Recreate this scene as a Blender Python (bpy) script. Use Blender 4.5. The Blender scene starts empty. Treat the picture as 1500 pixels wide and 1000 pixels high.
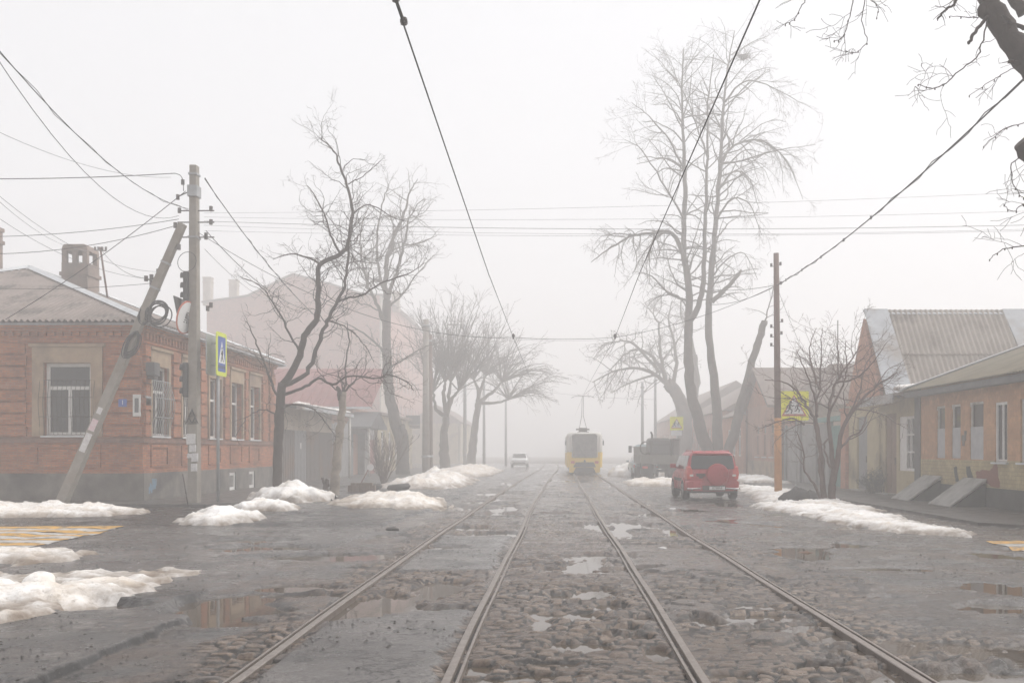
import bpy, bmesh, math, random
import numpy as np
from mathutils import Vector, Matrix
R = math.radians
PI = math.pi
scene = bpy.context.scene
COL = scene.collection
F, EYE, VX, VY = 1458.0, 1.65, 816.0, 660.0      # focal length (photo px), eye height, vanishing point

def P(px, py, D):
    return Vector(((px - VX) / F * D, D, EYE + (VY - py) / F * D))
def G(px, py):
    D = F * EYE / (py - VY)
    return ((px - VX) / F * D, D)
def PX(px, D): return (px - VX)/F*D
def ZZ(py, D):
    return EYE + (VY - py) / F * D

# ------------------------------------------------------------------ meshes
class MB:
    def __init__(s):
        s.v = []; s.f = []; s.m = []; s.s = []; s.cur = 0
    def add(s, vs, fs, smooth=False):
        o = len(s.v)
        s.v.extend((float(v[0]), float(v[1]), float(v[2])) for v in vs)
        for f in fs:
            s.f.append(tuple(i + o for i in f)); s.m.append(s.cur); s.s.append(smooth)
        return s
    def box(s, x0, x1, y0, y1, z0, z1):
        if x0 > x1: x0, x1 = x1, x0
        if y0 > y1: y0, y1 = y1, y0
        if z0 > z1: z0, z1 = z1, z0
        return s.add([(x0,y0,z0),(x1,y0,z0),(x1,y1,z0),(x0,y1,z0),(x0,y0,z1),(x1,y0,z1),(x1,y1,z1),(x0,y1,z1)],
                     [(3,2,1,0),(4,5,6,7),(0,1,5,4),(1,2,6,5),(2,3,7,6),(3,0,4,7)])
    def wbox(s, ax, a0, a1, u0, u1, z0, z1):      # box on a wall: ax 'x' -> plane x=a, u=y ; ax 'y' -> plane y=a, u=x
        return s.box(a0, a1, u0, u1, z0, z1) if ax == 'x' else s.box(u0, u1, a0, a1, z0, z1)
    def obox(s, c, sx, sy, sz, M=None):
        M = M or Matrix.Identity(3); c = Vector(c)
        vs = [c + M @ Vector((i*sx/2, j*sy/2, k*sz/2)) for k in (-1,1) for i, j in ((-1,-1),(1,-1),(1,1),(-1,1))]
        return s.add(vs, [(3,2,1,0),(4,5,6,7),(0,1,5,4),(1,2,6,5),(2,3,7,6),(3,0,4,7)])
    def tube(s, pts, rads, n=6, caps=True, smooth=True):
        pts = [Vector(p) for p in pts]
        if not hasattr(rads, '__len__'): rads = [rads]*len(pts)
        vs = []; N = len(pts)
        ref = None
        for i, p in enumerate(pts):
            t = (pts[min(i+1, N-1)] - pts[max(i-1, 0)])
            if t.length < 1e-9: t = Vector((0,0,1))
            t.normalize()
            if ref is None:
                ref = Vector((1,0,0)) if abs(t.x) < .8 else Vector((0,1,0))
            a = ref - t * ref.dot(t)
            if a.length < 1e-5:
                ref = Vector((0,1,0)) if abs(t.y) < .8 else Vector((0,0,1)); a = ref - t*ref.dot(t)
            a.normalize(); b = t.cross(a); ref = a
            r = rads[i]
            for k in range(n):
                w = 2*PI*k/n
                vs.append(p + (a*math.cos(w) + b*math.sin(w))*r)
        fs = []
        for i in range(N-1):
            for k in range(n):
                k2 = (k+1) % n
                fs.append((i*n+k, i*n+k2, (i+1)*n+k2, (i+1)*n+k))
        s.add(vs, fs, smooth)
        if caps and n > 3:
            o = len(s.v) - N*n
            s.f.append(tuple(o+k for k in reversed(range(n)))); s.m.append(s.cur); s.s.append(False)
            s.f.append(tuple(o+(N-1)*n+k for k in range(n))); s.m.append(s.cur); s.s.append(False)
        return s
    def prism(s, poly, ax, a0, a1, smooth=False):
        n = len(poly)
        def mk(u, v, a):
            return {'x': (a,u,v), 'y': (u,a,v), 'z': (u,v,a)}[ax]
        vs = [mk(u,v,a0) for u,v in poly] + [mk(u,v,a1) for u,v in poly]
        fs = [tuple(range(n-1,-1,-1)), tuple(range(n, 2*n))]
        fs += [(i, (i+1)%n, n+(i+1)%n, n+i) for i in range(n)]
        return s.add(vs, fs, smooth)
    def loft(s, rings, caps=True, smooth=True, close=True):
        n = len(rings[0]); vs = [p for r in rings for p in r]; fs = []
        for i in range(len(rings)-1):
            for k in range(n if close else n-1):
                k2 = (k+1) % n
                fs.append((i*n+k, i*n+k2, (i+1)*n+k2, (i+1)*n+k))
        s.add(vs, fs, smooth)
        if caps:
            o = len(s.v) - len(vs)
            s.f.append(tuple(o+k for k in reversed(range(n)))); s.m.append(s.cur); s.s.append(False)
            s.f.append(tuple(o+(len(rings)-1)*n+k for k in range(n))); s.m.append(s.cur); s.s.append(False)
        return s
    def disc(s, c, ax, r0, r1, a0, a1, n=20):     # lathe ring/disc along ax between a0,a1
        c = Vector(c)
        def mk(r, a, w):
            u, v = r*math.cos(w), r*math.sin(w)
            return c + Vector({'x': (a,u,v), 'y': (u,a,v), 'z': (u,v,a)}[ax])
        ws = [2*PI*k/n for k in range(n)]
        rings = []
        if r0 > 0:
            rings = [[mk(r0,a0,w) for w in ws],[mk(r1,a0,w) for w in ws],[mk(r1,a1,w) for w in ws],[mk(r0,a1,w) for w in ws],[mk(r0,a0,w) for w in ws]]
            return s.loft(rings, caps=False, smooth=False)
        rings = [[mk(r1,a0,w) for w in ws],[mk(r1,a1,w) for w in ws]]
        return s.loft(rings, caps=True, smooth=False)
    def quad(s, a, b, c, d):
        return s.add([a,b,c,d], [(0,1,2,3)])
    def blob(s, c, rx, ry, rz, seed=0, amp=.15, nu=12, nv=8):
        rnd = random.Random(seed); ph = [rnd.uniform(0,6.28) for _ in range(8)]
        vs = []; fs = []
        for j in range(nv+1):
            th = PI*j/nv
            for i in range(nu):
                w = 2*PI*i/nu
                k = 1 + amp*(math.sin(2*w+ph[0])*math.sin(2*th+ph[1]) + .6*math.sin(3*w+ph[2]+3*th) + .5*math.sin(5*w+ph[3])*math.sin(4*th+ph[4]))
                vs.append((c[0]+rx*k*math.sin(th)*math.cos(w), c[1]+ry*k*math.sin(th)*math.sin(w), c[2]+rz*k*math.cos(th)))
        for j in range(nv):
            for i in range(nu):
                fs.append((j*nu+i, (j+1)*nu+i, (j+1)*nu+(i+1)%nu, j*nu+(i+1)%nu))
        return s.add(vs, fs, True)
    def build(s, name, mats, parent=None, smooth_angle=None, bevel=0, local=False):
        me = bpy.data.meshes.new(name)
        off = Vector((0,0,0))
        if parent is not None and not local:
            o = parent
            while o is not None:
                off += o.location; o = o.parent
        vs = s.v if off.length == 0 else [(x-off.x, y-off.y, z-off.z) for x,y,z in s.v]
        me.from_pydata(vs, [], s.f)
        if not isinstance(mats, (list, tuple)): mats = [mats]
        for m in mats: me.materials.append(m)
        if len(mats) > 1: me.polygons.foreach_set('material_index', s.m)
        me.polygons.foreach_set('use_smooth', s.s)
        if len(s.f) < 20000:
            bm = bmesh.new(); bm.from_mesh(me)
            bmesh.ops.recalc_face_normals(bm, faces=bm.faces); bm.to_mesh(me); bm.free()
        if smooth_angle:
            me.polygons.foreach_set('use_smooth', [True]*len(me.polygons))
            me.set_sharp_from_angle(angle=R(smooth_angle))
        me.update()
        o = bpy.data.objects.new(name, me); COL.objects.link(o)
        if parent is not None: o.parent = parent
        if bevel:
            b = o.modifiers.new('bevel', 'BEVEL'); b.width = bevel; b.segments = 2; b.limit_method = 'ANGLE'; b.angle_limit = R(40)
        return o

def tag(o, label, cat, group=None):
    o['label'] = label; o['category'] = cat
    if group: o['group'] = group
    return o
def thing(name, label, cat, loc=(0,0,0), rz=0, group=None):
    o = bpy.data.objects.new(name, None); COL.objects.link(o)
    o.empty_display_size = .3; o.location = loc; o.rotation_euler = (0,0,rz)
    return tag(o, label, cat, group)
def struct(o, kind='structure'):
    o['kind'] = kind; return o
def text_mesh(txt, size, ext=.002):
    cu = bpy.data.curves.new('t', 'FONT'); cu.body = txt; cu.size = size; cu.extrude = ext; cu.align_x = 'CENTER'; cu.align_y = 'CENTER'
    cu.resolution_u = 2
    ob = bpy.data.objects.new('t', cu); me = bpy.data.meshes.new_from_object(ob)
    bpy.data.objects.remove(ob); bpy.data.curves.remove(cu)
    return me
def catmull(pts, sub=5):
    pts = [Vector(p) for p in pts]; out = []
    for i in range(len(pts)-1):
        p0 = pts[max(i-1,0)]; p1 = pts[i]; p2 = pts[i+1]; p3 = pts[min(i+2,len(pts)-1)]
        for k in range(sub):
            t = k/sub
            out.append(.5*((2*p1) + (p2-p0)*t + (2*p0-5*p1+4*p2-p3)*t*t + (3*p1-p0-3*p2+p3)*t**3))
    out.append(pts[-1]); return out

# ------------------------------------------------------------------ materials
def srgb(r, g, b):
    f = lambda c: (c/255/12.92) if c/255 <= .04045 else ((c/255+.055)/1.055)**2.4
    return (f(r), f(g), f(b), 1)
def C(r, g, b): return (r, g, b, 1)
def newmat(name):
    m = bpy.data.materials.new(name); m.use_nodes = True
    nt = m.node_tree; b = nt.nodes['Principled BSDF']
    return m, nt, b
def nd(nt, typ, **kw):
    n = nt.nodes.new(typ)
    for k, v in kw.items():
        if k == 'inp':
            for kk, vv in v.items(): n.inputs[kk].default_value = vv
        else: setattr(n, k, v)
    return n
def mixc(nt, fac, a, b, blend='MIX'):
    n = nd(nt, 'ShaderNodeMix', data_type='RGBA', blend_type=blend)
    for i, x in ((0, fac), (6, a), (7, b)):
        if isinstance(x, bpy.types.NodeSocket): nt.links.new(x, n.inputs[i])
        else: n.inputs[i].default_value = x
    return n.outputs[2]
def noise(nt, vec, scale, detail=4, rough=.55):
    n = nd(nt, 'ShaderNodeTexNoise', inp={'Scale': scale, 'Detail': detail, 'Roughness': rough})
    nt.links.new(vec, n.inputs['Vector']); return n.outputs['Fac']
def ramp(nt, fac, lo, hi, a=0., b=1.):
    n = nd(nt, 'ShaderNodeMapRange', inp={'From Min': lo, 'From Max': hi, 'To Min': a, 'To Max': b})
    nt.links.new(fac, n.inputs['Value']); return n.outputs['Result']
def objcoord(nt):
    return nd(nt, 'ShaderNodeTexCoord').outputs['Object']
def simple(name, c1, c2=None, scale=3., rough=.7, metal=0., bump=.0, bscale=40., r2=None, stain=None, stain_scale=.6, spec=.5):
    m, nt, b = newmat(name)
    co = objcoord(nt)
    c2 = c2 or tuple(x*.72 for x in c1[:3]) + (1,)
    nf = noise(nt, co, scale, 6, .62)
    col = mixc(nt, ramp(nt, nf, .32, .68), c1, c2)
    if stain:
        sf = noise(nt, co, stain_scale, 5, .6)
        col = mixc(nt, ramp(nt, sf, .5, .68), col, stain)
    nt.links.new(col, b.inputs['Base Color'])
    b.inputs['Metallic'].default_value = metal; b.inputs['Specular IOR Level'].default_value = spec
    if r2 is None: r2 = min(1, rough+.12)
    nt.links.new(ramp(nt, noise(nt, co, scale*2.3, 3), .3, .7, rough, r2), b.inputs['Roughness'])
    if bump:
        bn = nd(nt, 'ShaderNodeBump', inp={'Strength': bump, 'Distance': .02})
        nt.links.new(noise(nt, co, bscale, 5), bn.inputs['Height']); nt.links.new(bn.outputs[0], b.inputs['Normal'])
    return m
def brickmat(name, c1, c2, mortar, bw=.26, bh=.077, mort=.007, stain=(.05,.04,.035,1), stain_amt=.55, sscale=.55, pale=None):
    m, nt, b = newmat(name)
    co = objcoord(nt)
    sp = nd(nt, 'ShaderNodeSeparateXYZ'); nt.links.new(co, sp.inputs[0])
    ad = nd(nt, 'ShaderNodeMath', operation='ADD'); nt.links.new(sp.outputs[0], ad.inputs[0]); nt.links.new(sp.outputs[1], ad.inputs[1])
    cb = nd(nt, 'ShaderNodeCombineXYZ'); nt.links.new(ad.outputs[0], cb.inputs[0]); nt.links.new(sp.outputs[2], cb.inputs[1])
    br = nd(nt, 'ShaderNodeTexBrick', inp={'Color1': c1, 'Color2': c2, 'Mortar': mortar, 'Scale': 1., 'Mortar Size': mort, 'Mortar Smooth': .3, 'Brick Width': bw, 'Row Height': bh, 'Bias': 0.})
    nt.links.new(cb.outputs[0], br.inputs['Vector'])
    n1 = noise(nt, co, sscale, 7, .65)
    col = mixc(nt, ramp(nt, n1, .47, .72, 0, stain_amt), br.outputs['Color'], stain)
    n2 = noise(nt, co, 2.6, 6, .7)
    col = mixc(nt, ramp(nt, n2, .5, .75, 0, .5), col, pale or tuple(min(1, x*1.7+.03) for x in c1[:3])+(1,))
    n3 = noise(nt, co, 9, 3)
    col = mixc(nt, ramp(nt, n3, .3, .7, 0, .35), col, tuple(x*.55 for x in c2[:3])+(1,))
    nt.links.new(col, b.inputs['Base Color'])
    b.inputs['Roughness'].default_value = .85; b.inputs['Specular IOR Level'].default_value = .3
    bn = nd(nt, 'ShaderNodeBump', inp={'Strength': .5, 'Distance': .01}); bn.invert = True
    nt.links.new(br.outputs['Fac'], bn.inputs['Height']); nt.links.new(bn.outputs[0], b.inputs['Normal'])
    return m
M = {}
M['brick'] = brickmat('red_brick', C(.50,.165,.062), C(.29,.088,.040), C(.27,.18,.13), mort=.012, stain=C(.085,.045,.03), stain_amt=.75, pale=C(.46,.25,.15))
M['brick_dark'] = brickmat('sooty_brick', C(.26,.125,.085), C(.18,.085,.06), C(.2,.15,.12))
M['brick_pink'] = brickmat('pink_brick', C(.48,.24,.19), C(.38,.19,.15), C(.4,.28,.25), stain=C(.2,.12,.1))
M['brick_orange'] = brickmat('orange_brick', C(.46,.21,.13), C(.38,.165,.10), C(.36,.25,.18), stain=C(.2,.09,.06), stain_amt=.35)
M['tile_orange'] = brickmat('orange_wall_tile', C(.50,.29,.16), C(.43,.235,.125), C(.38,.26,.17), bw=.3, bh=.15, mort=.004, stain=C(.24,.14,.08), stain_amt=.5)
M['tile_cream'] = brickmat('cream_wall_tile', C(.44,.37,.21), C(.39,.31,.165), C(.22,.17,.11), bw=.22, bh=.11, mort=.006, stain=C(.17,.13,.08), stain_amt=.5)
M['plaster'] = simple('cream_plaster', C(.40,.30,.2), C(.30,.21,.14), 2.5, .85, bump=.2, stain=C(.16,.11,.08))
M['plaster_yellow'] = simple('yellow_plaster', C(.42,.36,.22), C(.34,.28,.17), 2., .85, bump=.2, stain=C(.16,.13,.09))
M['plaster_pale'] = simple('pale_plaster', C(.46,.40,.33), C(.38,.32,.26), 1.5, .85, stain=C(.25,.2,.16))
M['plaster_pink'] = simple('pink_plaster', C(.42,.24,.17), C(.36,.19,.13), 1.5, .85, stain=C(.25,.14,.1))
M['plinth'] = simple('grey_plinth_render', C(.19,.17,.15), C(.075,.066,.06), 1.6, .8, bump=.35, stain=C(.045,.042,.04), stain_scale=.7)
M['plinth_dark'] = simple('dark_plinth_render', C(.06,.057,.05), C(.03,.031,.028), 2.2, .7, bump=.35, stain=C(.02,.024,.018), stain_scale=1.2)
M['white'] = simple('white_paint', C(.72,.71,.69), C(.6,.59,.57), 4, .5)
M['white_wood'] = simple('flaking_white_wood', C(.6,.58,.54), C(.42,.39,.35), 6, .7)
M['grey_paint'] = simple('grey_painted_board', C(.42,.42,.43), C(.33,.33,.34), 4, .6)
M['glass'] = simple('window_glass', C(.035,.038,.042), C(.02,.022,.025), 1.5, .06, r2=.14)
M['curtain'] = simple('curtained_glass', C(.22,.21,.2), C(.1,.1,.1), 5, .1, r2=.2)
M['iron'] = simple('black_iron', C(.025,.022,.02), C(.05,.03,.02), 14, .55)
M['metal'] = simple('grey_sheet_metal', C(.42,.44,.46), C(.30,.31,.33), 2.5, .5, metal=.15, stain=C(.26,.22,.19))
M['metal_pale'] = simple('pale_flashing', C(.62,.64,.65), C(.5,.51,.52), 3, .5)
M['metal_dark'] = simple('dark_sheet_metal', C(.10,.098,.1), C(.06,.06,.062), 2.5, .55)
M['gate_brown'] = simple('brown_grey_gate_paint', C(.115,.095,.088), C(.08,.066,.06), 2.2, .6, stain=C(.14,.08,.05))
M['fence_grey'] = simple('grey_fence_boards', C(.25,.25,.25), C(.17,.165,.16), 2.2, .75)
M['teal'] = simple('teal_gate_paint', C(.10,.24,.22), C(.07,.18,.16), 3, .6)
M['slate'] = simple('weathered_corrugated_sheet', C(.27,.225,.205), C(.19,.155,.14), 1.4, .85, bump=.2, stain=C(.075,.066,.06), stain_scale=.8)
M['slate_pale'] = simple('pale_corrugated_sheet', C(.36,.32,.28), C(.26,.225,.195), 1.1, .85, bump=.2, stain=C(.17,.14,.12), stain_scale=.8)
M['slate_moss'] = simple('mossy_corrugated_sheet', C(.20,.165,.115), C(.14,.118,.08), 1.6, .9, bump=.3, stain=C(.10,.092,.056), stain_scale=.9)
M['roof_red'] = simple('red_metal_roof', C(.27,.085,.078), C(.20,.065,.06), 1.6, .6)
M['roof_brown'] = simple('brown_roof_sheet', C(.2,.155,.135), C(.15,.115,.1), 1.6, .8)
M['concrete'] = simple('pole_concrete', C(.30,.27,.235), C(.22,.195,.168), 4, .85, bump=.25, stain=C(.2,.16,.125), stain_scale=1.3)
M['concrete_wet'] = simple('stained_concrete', C(.34,.33,.31), C(.22,.215,.2), 3, .6, bump=.3, stain=C(.16,.15,.14), stain_scale=1.5)
M['pole_wood'] = simple('dark_pole_wood', C(.17,.095,.075), C(.115,.065,.05), 3.5, .85, bump=.4)
M['pole_orange'] = simple('orange_ochre_paint', C(.52,.235,.06), C(.40,.17,.045), 4, .75, bump=.2, stain=C(.3,.17,.09))
M['post_grey'] = simple('galvanised_post', C(.36,.37,.38), C(.28,.285,.29), 5, .5, metal=.2)
M['bark'] = simple('dark_wet_bark', C(.058,.040,.031), C(.030,.021,.016), 6, .9, bump=.6, bscale=25)
M['bark_grey'] = simple('grey_bark', C(.105,.082,.066), C(.055,.042,.033), 3, .9, bump=.8, bscale=12, stain=C(.03,.026,.022), stain_scale=1.1)
M['bark_pale'] = simple('pale_cut_bark', C(.33,.28,.225), C(.19,.155,.125), 5, .9, bump=.5, bscale=18)
M['bark_red'] = simple('reddish_shrub_bark', C(.115,.06,.046), C(.07,.04,.032), 6, .85, bump=.4)
M['rail'] = simple('worn_rail_steel', C(.27,.235,.21), C(.19,.16,.142), 9, .36, metal=.55, r2=.55, bump=.15, bscale=60)
M['groove'] = simple('muddy_rail_groove', C(.03,.025,.022), C(.018,.015,.013), 9, .6)
M['wire'] = simple('black_cable', C(.02,.02,.022), C(.03,.03,.03), 4, .6)
M['wire_grey'] = simple('grey_conductor', C(.17,.17,.175), C(.13,.13,.135), 4, .5)
M['ceramic'] = simple('dark_insulator', C(.10,.085,.075), C(.06,.05,.045), 8, .25)
M['yellow_sign'] = simple('fluorescent_yellow_sign', C(.84,.82,.005), C(.78,.77,.01), 3, .45)
M['lime_sign'] = simple('yellow_green_sign_film', C(.66,.72,.05), C(.6,.66,.05), 3, .45)
M['sign_blue'] = simple('sign_blue_film', C(.035,.09,.38), C(.03,.08,.33), 3, .45)
M['sign_white'] = simple('sign_white_film', C(.75,.75,.75), C(.68,.68,.68), 3, .45)
M['sign_red'] = simple('faded_sign_red', C(.5,.12,.07), C(.42,.10,.06), 3, .5)
M['black'] = simple('matte_black', C(.018,.018,.018), C(.03,.03,.03), 5, .5)
M['paper'] = simple('paper_notice', C(.66,.65,.64), C(.48,.46,.46), 14, .8)
M['paper_pink'] = simple('pink_paper_notice', C(.6,.38,.42), C(.66,.6,.6), 16, .8)
M['car_red'] = simple('red_car_paint', C(.38,.016,.028), C(.31,.016,.026), 3, .24, r2=.4, stain=C(.20,.045,.045), stain_scale=1.3)
M['car_white'] = simple('white_car_paint', C(.75,.75,.75), C(.68,.68,.68), 2, .25)
M['car_pale'] = simple('pale_blue_car_paint', C(.42,.50,.52), C(.36,.43,.45), 2, .3)
M['tyre'] = simple('tyre_rubber', C(.025,.025,.025), C(.045,.04,.036), 8, .8)
M['rim'] = simple('alloy_rim', C(.35,.35,.36), C(.25,.25,.26), 8, .35, metal=.6)
M['chrome'] = simple('chrome_bar', C(.75,.75,.76), C(.65,.65,.66), 5, .18, metal=.7)
M['lamp_red'] = simple('tail_lamp_red', C(.6,.09,.07), C(.5,.06,.05), 8, .15)
M['lamp_clear'] = simple('clear_lamp_lens', C(.7,.66,.62), C(.55,.5,.48), 8, .12)
M['plastic'] = simple('dark_bumper_plastic', C(.05,.045,.045), C(.075,.065,.06), 6, .6)
M['tram_yellow'] = simple('tram_yellow_paint', C(.80,.54,.05), C(.74,.49,.05), 1.5, .35)
M['tram_white'] = simple('tram_white_paint', C(.66,.64,.60), C(.58,.56,.52), 1.5, .4)
M['truck_grey'] = simple('grey_green_truck_paint', C(.20,.195,.17), C(.14,.135,.12), 2.5, .6, stain=C(.1,.08,.065))
M['machine'] = simple('oily_machine_iron', C(.05,.046,.042), C(.03,.028,.027), 5, .5)
M['door_brown'] = simple('brown_door_paint', C(.21,.13,.085), C(.15,.09,.06), 4, .65)
M['door_grey'] = simple('grey_steel_door', C(.22,.22,.225), C(.16,.16,.165), 3, .5)
M['paint_dark'] = simple('dark_green_overpaint', C(.055,.06,.055), C(.04,.045,.04), 6, .7)
M['paint_rust'] = simple('red_brown_overpaint', C(.21,.075,.045), C(.17,.06,.038), 6, .7)
M['graffiti_blue'] = simple('blue_spray_paint', C(.11,.25,.38), C(.13,.17,.2), 9, .8)
M['chimney'] = simple('sooty_pinkish_chimney', C(.27,.2,.165), C(.19,.145,.125), 3, .9, bump=.3, stain=C(.1,.085,.08))
M['stone'] = simple('dark_stone', C(.055,.05,.047), C(.03,.028,.026), 7, .7, bump=.5, bscale=12)
M['rubble'] = simple('brown_rubble', C(.2,.12,.085), C(.12,.085,.065), 7, .8, bump=.5, bscale=12)
# ------------------------------------------------------------------ ground
def hsh(i, j, s):
    i = np.asarray(i).astype(np.int64); j = np.asarray(j).astype(np.int64)
    n = (i*374761393 + j*668265263 + s*1442695041) & 0xffffffff
    n = ((n ^ (n >> 13)) * 1274126177) & 0xffffffff
    n = n ^ (n >> 16)
    return (n & 0xffffff) / float(0xffffff)
def vn(x, y, s):
    xi = np.floor(x); yi = np.floor(y); fx = x-xi; fy = y-yi
    fx = fx*fx*(3-2*fx); fy = fy*fy*(3-2*fy)
    a = hsh(xi, yi, s); b = hsh(xi+1, yi, s); c = hsh(xi, yi+1, s); d = hsh(xi+1, yi+1, s)
    return (a*(1-fx)+b*fx)*(1-fy) + (c*(1-fx)+d*fx)*fy
def fbm(x, y, s, o=4):
    t = 0; a = .5; n = 0
    for k in range(o):
        t = t + a*vn(x*2**k+17.3*k, y*2**k+5.1*k, s+k); n += a; a *= .5
    return t/n
def sst(x, a, b):
    t = np.clip((x-a)/(b-a), 0, 1); return t*t*(3-2*t)
WATER = -.045
RAILS = [-2.31, -.78, 1.06, 2.60]
def bend(Y, i):
    Y = np.asarray(Y, float)
    t = np.clip(Y-18, 0, 70)/45.
    k = .42 if i < 2 else .12
    w = .014*np.sin(Y*.31+i*1.7) + .004*np.sin(Y*1.1+i)
    if i == 1: w = w + .03*np.exp(-((Y-20)/2.5)**2)
    return k*t**1.6 + w
PUD = [  # px, py, half width m, half depth m
    (322,884,.42,.85),(345,893,.55,.3),(395,800,.9,.5),(440,813,.9,.45),(370,790,.6,.5),(437,858,.5,.28),(545,811,.7,.35),
    (560,880,.42,.75),(520,893,.35,.5),(452,870,.5,.2),
    (850,898,.26,.22),(850,943,.33,.22),(915,916,.16,.15),(935,930,.12,.12),(690,976,.17,.16),(722,992,.25,.14),(800,968,.25,.08),
    (845,870,.3,.2),(830,752,.6,.4),(1105,884,.28,.13),(1150,888,.18,.1),(1190,912,.22,.13),(1080,908,.3,.12),(1318,945,.33,.3),
    (1385,992,.3,.25),(1240,928,.25,.2),(1215,972,.25,.1),(1475,887,.5,.35),(1060,985,.2,.12),(1285,975,.3,.1),(350,960,.12,.1),
    (690,772,.5,.5),(655,742,.8,.9),(730,722,.8,1.5),(150,890,.45,.4),(120,700,.01,.01),(650,890,.3,.2),(880,860,.25,.15),
    (1000,800,.5,.25),(1180,800,.7,.3),(1300,830,.7,.25),(620,955,.0,.0),(965,955,.1,.25),(1030,905,.12,.3),(895,885,.2,.25),(872,866,.28,.2),(905,917,.22,.2),(940,903,.16,.2),(790,985,.3,.09),(1110,900,.4,.2),(1140,918,.3,.16),(1300,992,.35,.12),(1430,985,.4,.16),(1252,950,.3,.14),(640,800,.5,.4),(500,815,.8,.35),(330,908,.35,.3),(720,752,.6,.7),(1195,935,.2,.14),(880,790,.4,.25),(940,830,.3,.18)]
def zones(X, Y):
    """cobble mask, asphalt slab rise, patch mask"""
    n = fbm(X*.9, Y*.7, 31, 4) - .5
    cob = sst(X + .9*n, -3.1, -2.75) * (1 - sst(X + 1.3*n, 3.3, 4.0))
    b = bend(Y, 0)
    in1 = sst(X-b, -2.22, -2.18) * (1-sst(X + .22*(fbm(X*4, Y*4, 8, 3)-.5), -.92, -.88))
    e1 = .35*(fbm(X*1.5+3, Y*1.5, 12, 3)-.5)
    patch = in1 * np.maximum.reduce([sst(Y+e1, 13.6, 13.75)*(1-sst(Y+.3*e1, 19.4, 19.5)), 1-sst(Y+3*e1, 10.2, 10.7), sst(Y+e1, 40, 40.5)*(1-sst(Y+e1, 56, 57))])
    cob = cob*(1-patch)
    edge = -3.72 - .22*sst(Y, 9, 12) + .45*sst(Y, 16, 36) + .5*(fbm(Y*.8, Y*0+2, 41, 4)-.5) + .12*(fbm(Y*5, X*5, 43, 3)-.5)
    slab = 1 - sst(X - edge, -.012, .03)
    return cob, slab, patch
def height(X, Y, want=False):
    X = np.asarray(X, float); Y = np.asarray(Y, float)
    cob, slab, patch = zones(X, Y)
    big = fbm(X*.35, Y*.3, 3, 3) - .5
    mid = fbm(X*1.2, Y*1.4, 5, 4) - .5
    fine = fbm(X*9, Y*9, 6, 3) - .5
    h = .05*big + .028*mid + .006*fine
    # cobbles
    wx = X + .07*(vn(X*2.2, Y*2.2, 21)-.5) + .03*(vn(X*9, Y*9, 25)-.5)
    wy = Y + .11*(vn(X*1.1, Y*2.6, 22)-.5) + .022*(vn(X*8, Y*8, 26)-.5)
    rw = .115; row = np.floor(wy/rw); fy = wy/rw-row
    cw = .13 + .10*hsh(row, row*0, 23)
    u = (wx + .6*hsh(row, row*0, 24))/cw; col = np.floor(u); fx = u-col
    e = np.minimum(np.minimum(fx, 1-fx)*cw, np.minimum(fy, 1-fy)*rw)
    dome = 1-np.exp(-np.clip(e-.006, 0, 1)/.0065)
    lev = hsh(row, col, 27) - .5
    fill = .85*sst(fbm(X*.8+40, Y*.6, 33, 5), .44, .64)
    tlt = (fx-.5)*(hsh(row, col, 28)-.5)*.055 + (fy-.5)*(hsh(row, col, 29)-.35)*.06
    hc = -.034 + dome*(.034+.017*lev+1.0*tlt+.024*(fbm(X*9,Y*13,88,3)-.5)) + .008*lev
    hc = hc*(1-.72*fill) + (-.008 + .03*mid + .026*(fbm(X*3.5, Y*7, 39, 3)-.5))*.8*fill
    fn = fbm(X*.62+70, Y*.42, 35, 5) + .22*(fbm(X*5, Y*5, 36, 3)-.5)
    film = sst(fn, .575, .60)*cob
    hc = hc*(1-film) + (.020 + .03*(fbm(X*2.4, Y*2.4, 37, 4)-.5) + .022*(fbm(X*8, Y*8, 38, 3)-.5))*film
    fill = np.maximum(fill, film)
    rough = 1-slab
    outer = rough*(1-cob)*(1-patch)
    hh = h + cob*(hc + .03*mid) + outer*(.045*(fbm(X*1.6, Y*1.8, 51, 4)-.5) + .016*(fbm(X*8, Y*8, 53, 3)-.5) - .010) + .016*patch
    hh = hh + (cob*.9+outer*.45)*.022*(fbm(X*8+3, Y*17, 83, 4)-.5)
    hh = np.maximum(hh, WATER+.012)
    # puddles
    wet = np.zeros_like(hh)
    nn = fbm(X*2.6, Y*2.0, 61, 4)-.5
    n2 = fbm(X*9, Y*9, 63, 3)-.5
    for (px, py, a, b_) in PUD:
        if a <= .02: continue
        cx, cy = G(px, py)
        msk = (np.abs(X-cx) < 2.2*a+.3) & (np.abs(Y-cy) < 2.2*b_+.3)
        if not msk.any(): continue
        r = np.sqrt(((X-cx)/a)**2 + ((Y-cy)/b_)**2) + 1.0*nn + .4*n2
        wet = np.maximum(wet, np.where(msk, 1-sst(r, .85, 1.3), 0))
    auto = fbm(X*.75+9, Y*.5, 71, 4)
    wet = np.maximum(wet, .95*(1-sst(auto + .12*n2, .29, .40))*np.clip(rough*1.0+.4, 0, 1)*(1-.75*patch))
    tgt = WATER - .030 + cob*(dome-.7)*.018 + cob*lev*.03 + .03*(fbm(X*7, Y*11, 85, 3)-.5)
    hh = hh*(1-wet) + np.minimum(hh, tgt)*wet
    hh = hh + slab*(.004 + .062*(1-sst(Y, 10.6, 12.2)) + .03*sst(Y, 20, 24)*(1-sst(Y, 38, 44)))*(1-.9*wet)
    # settle round the rails
    for i in range(4):
        dx = np.abs(X - RAILS[i] - bend(Y, i))
        k = 1-sst(dx, .07, .16)
        hh = hh*(1-k) + np.minimum(hh, -.008)*k
    if want: return hh, cob, slab, patch, wet, fill, dome, lev, film
    return hh
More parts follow.
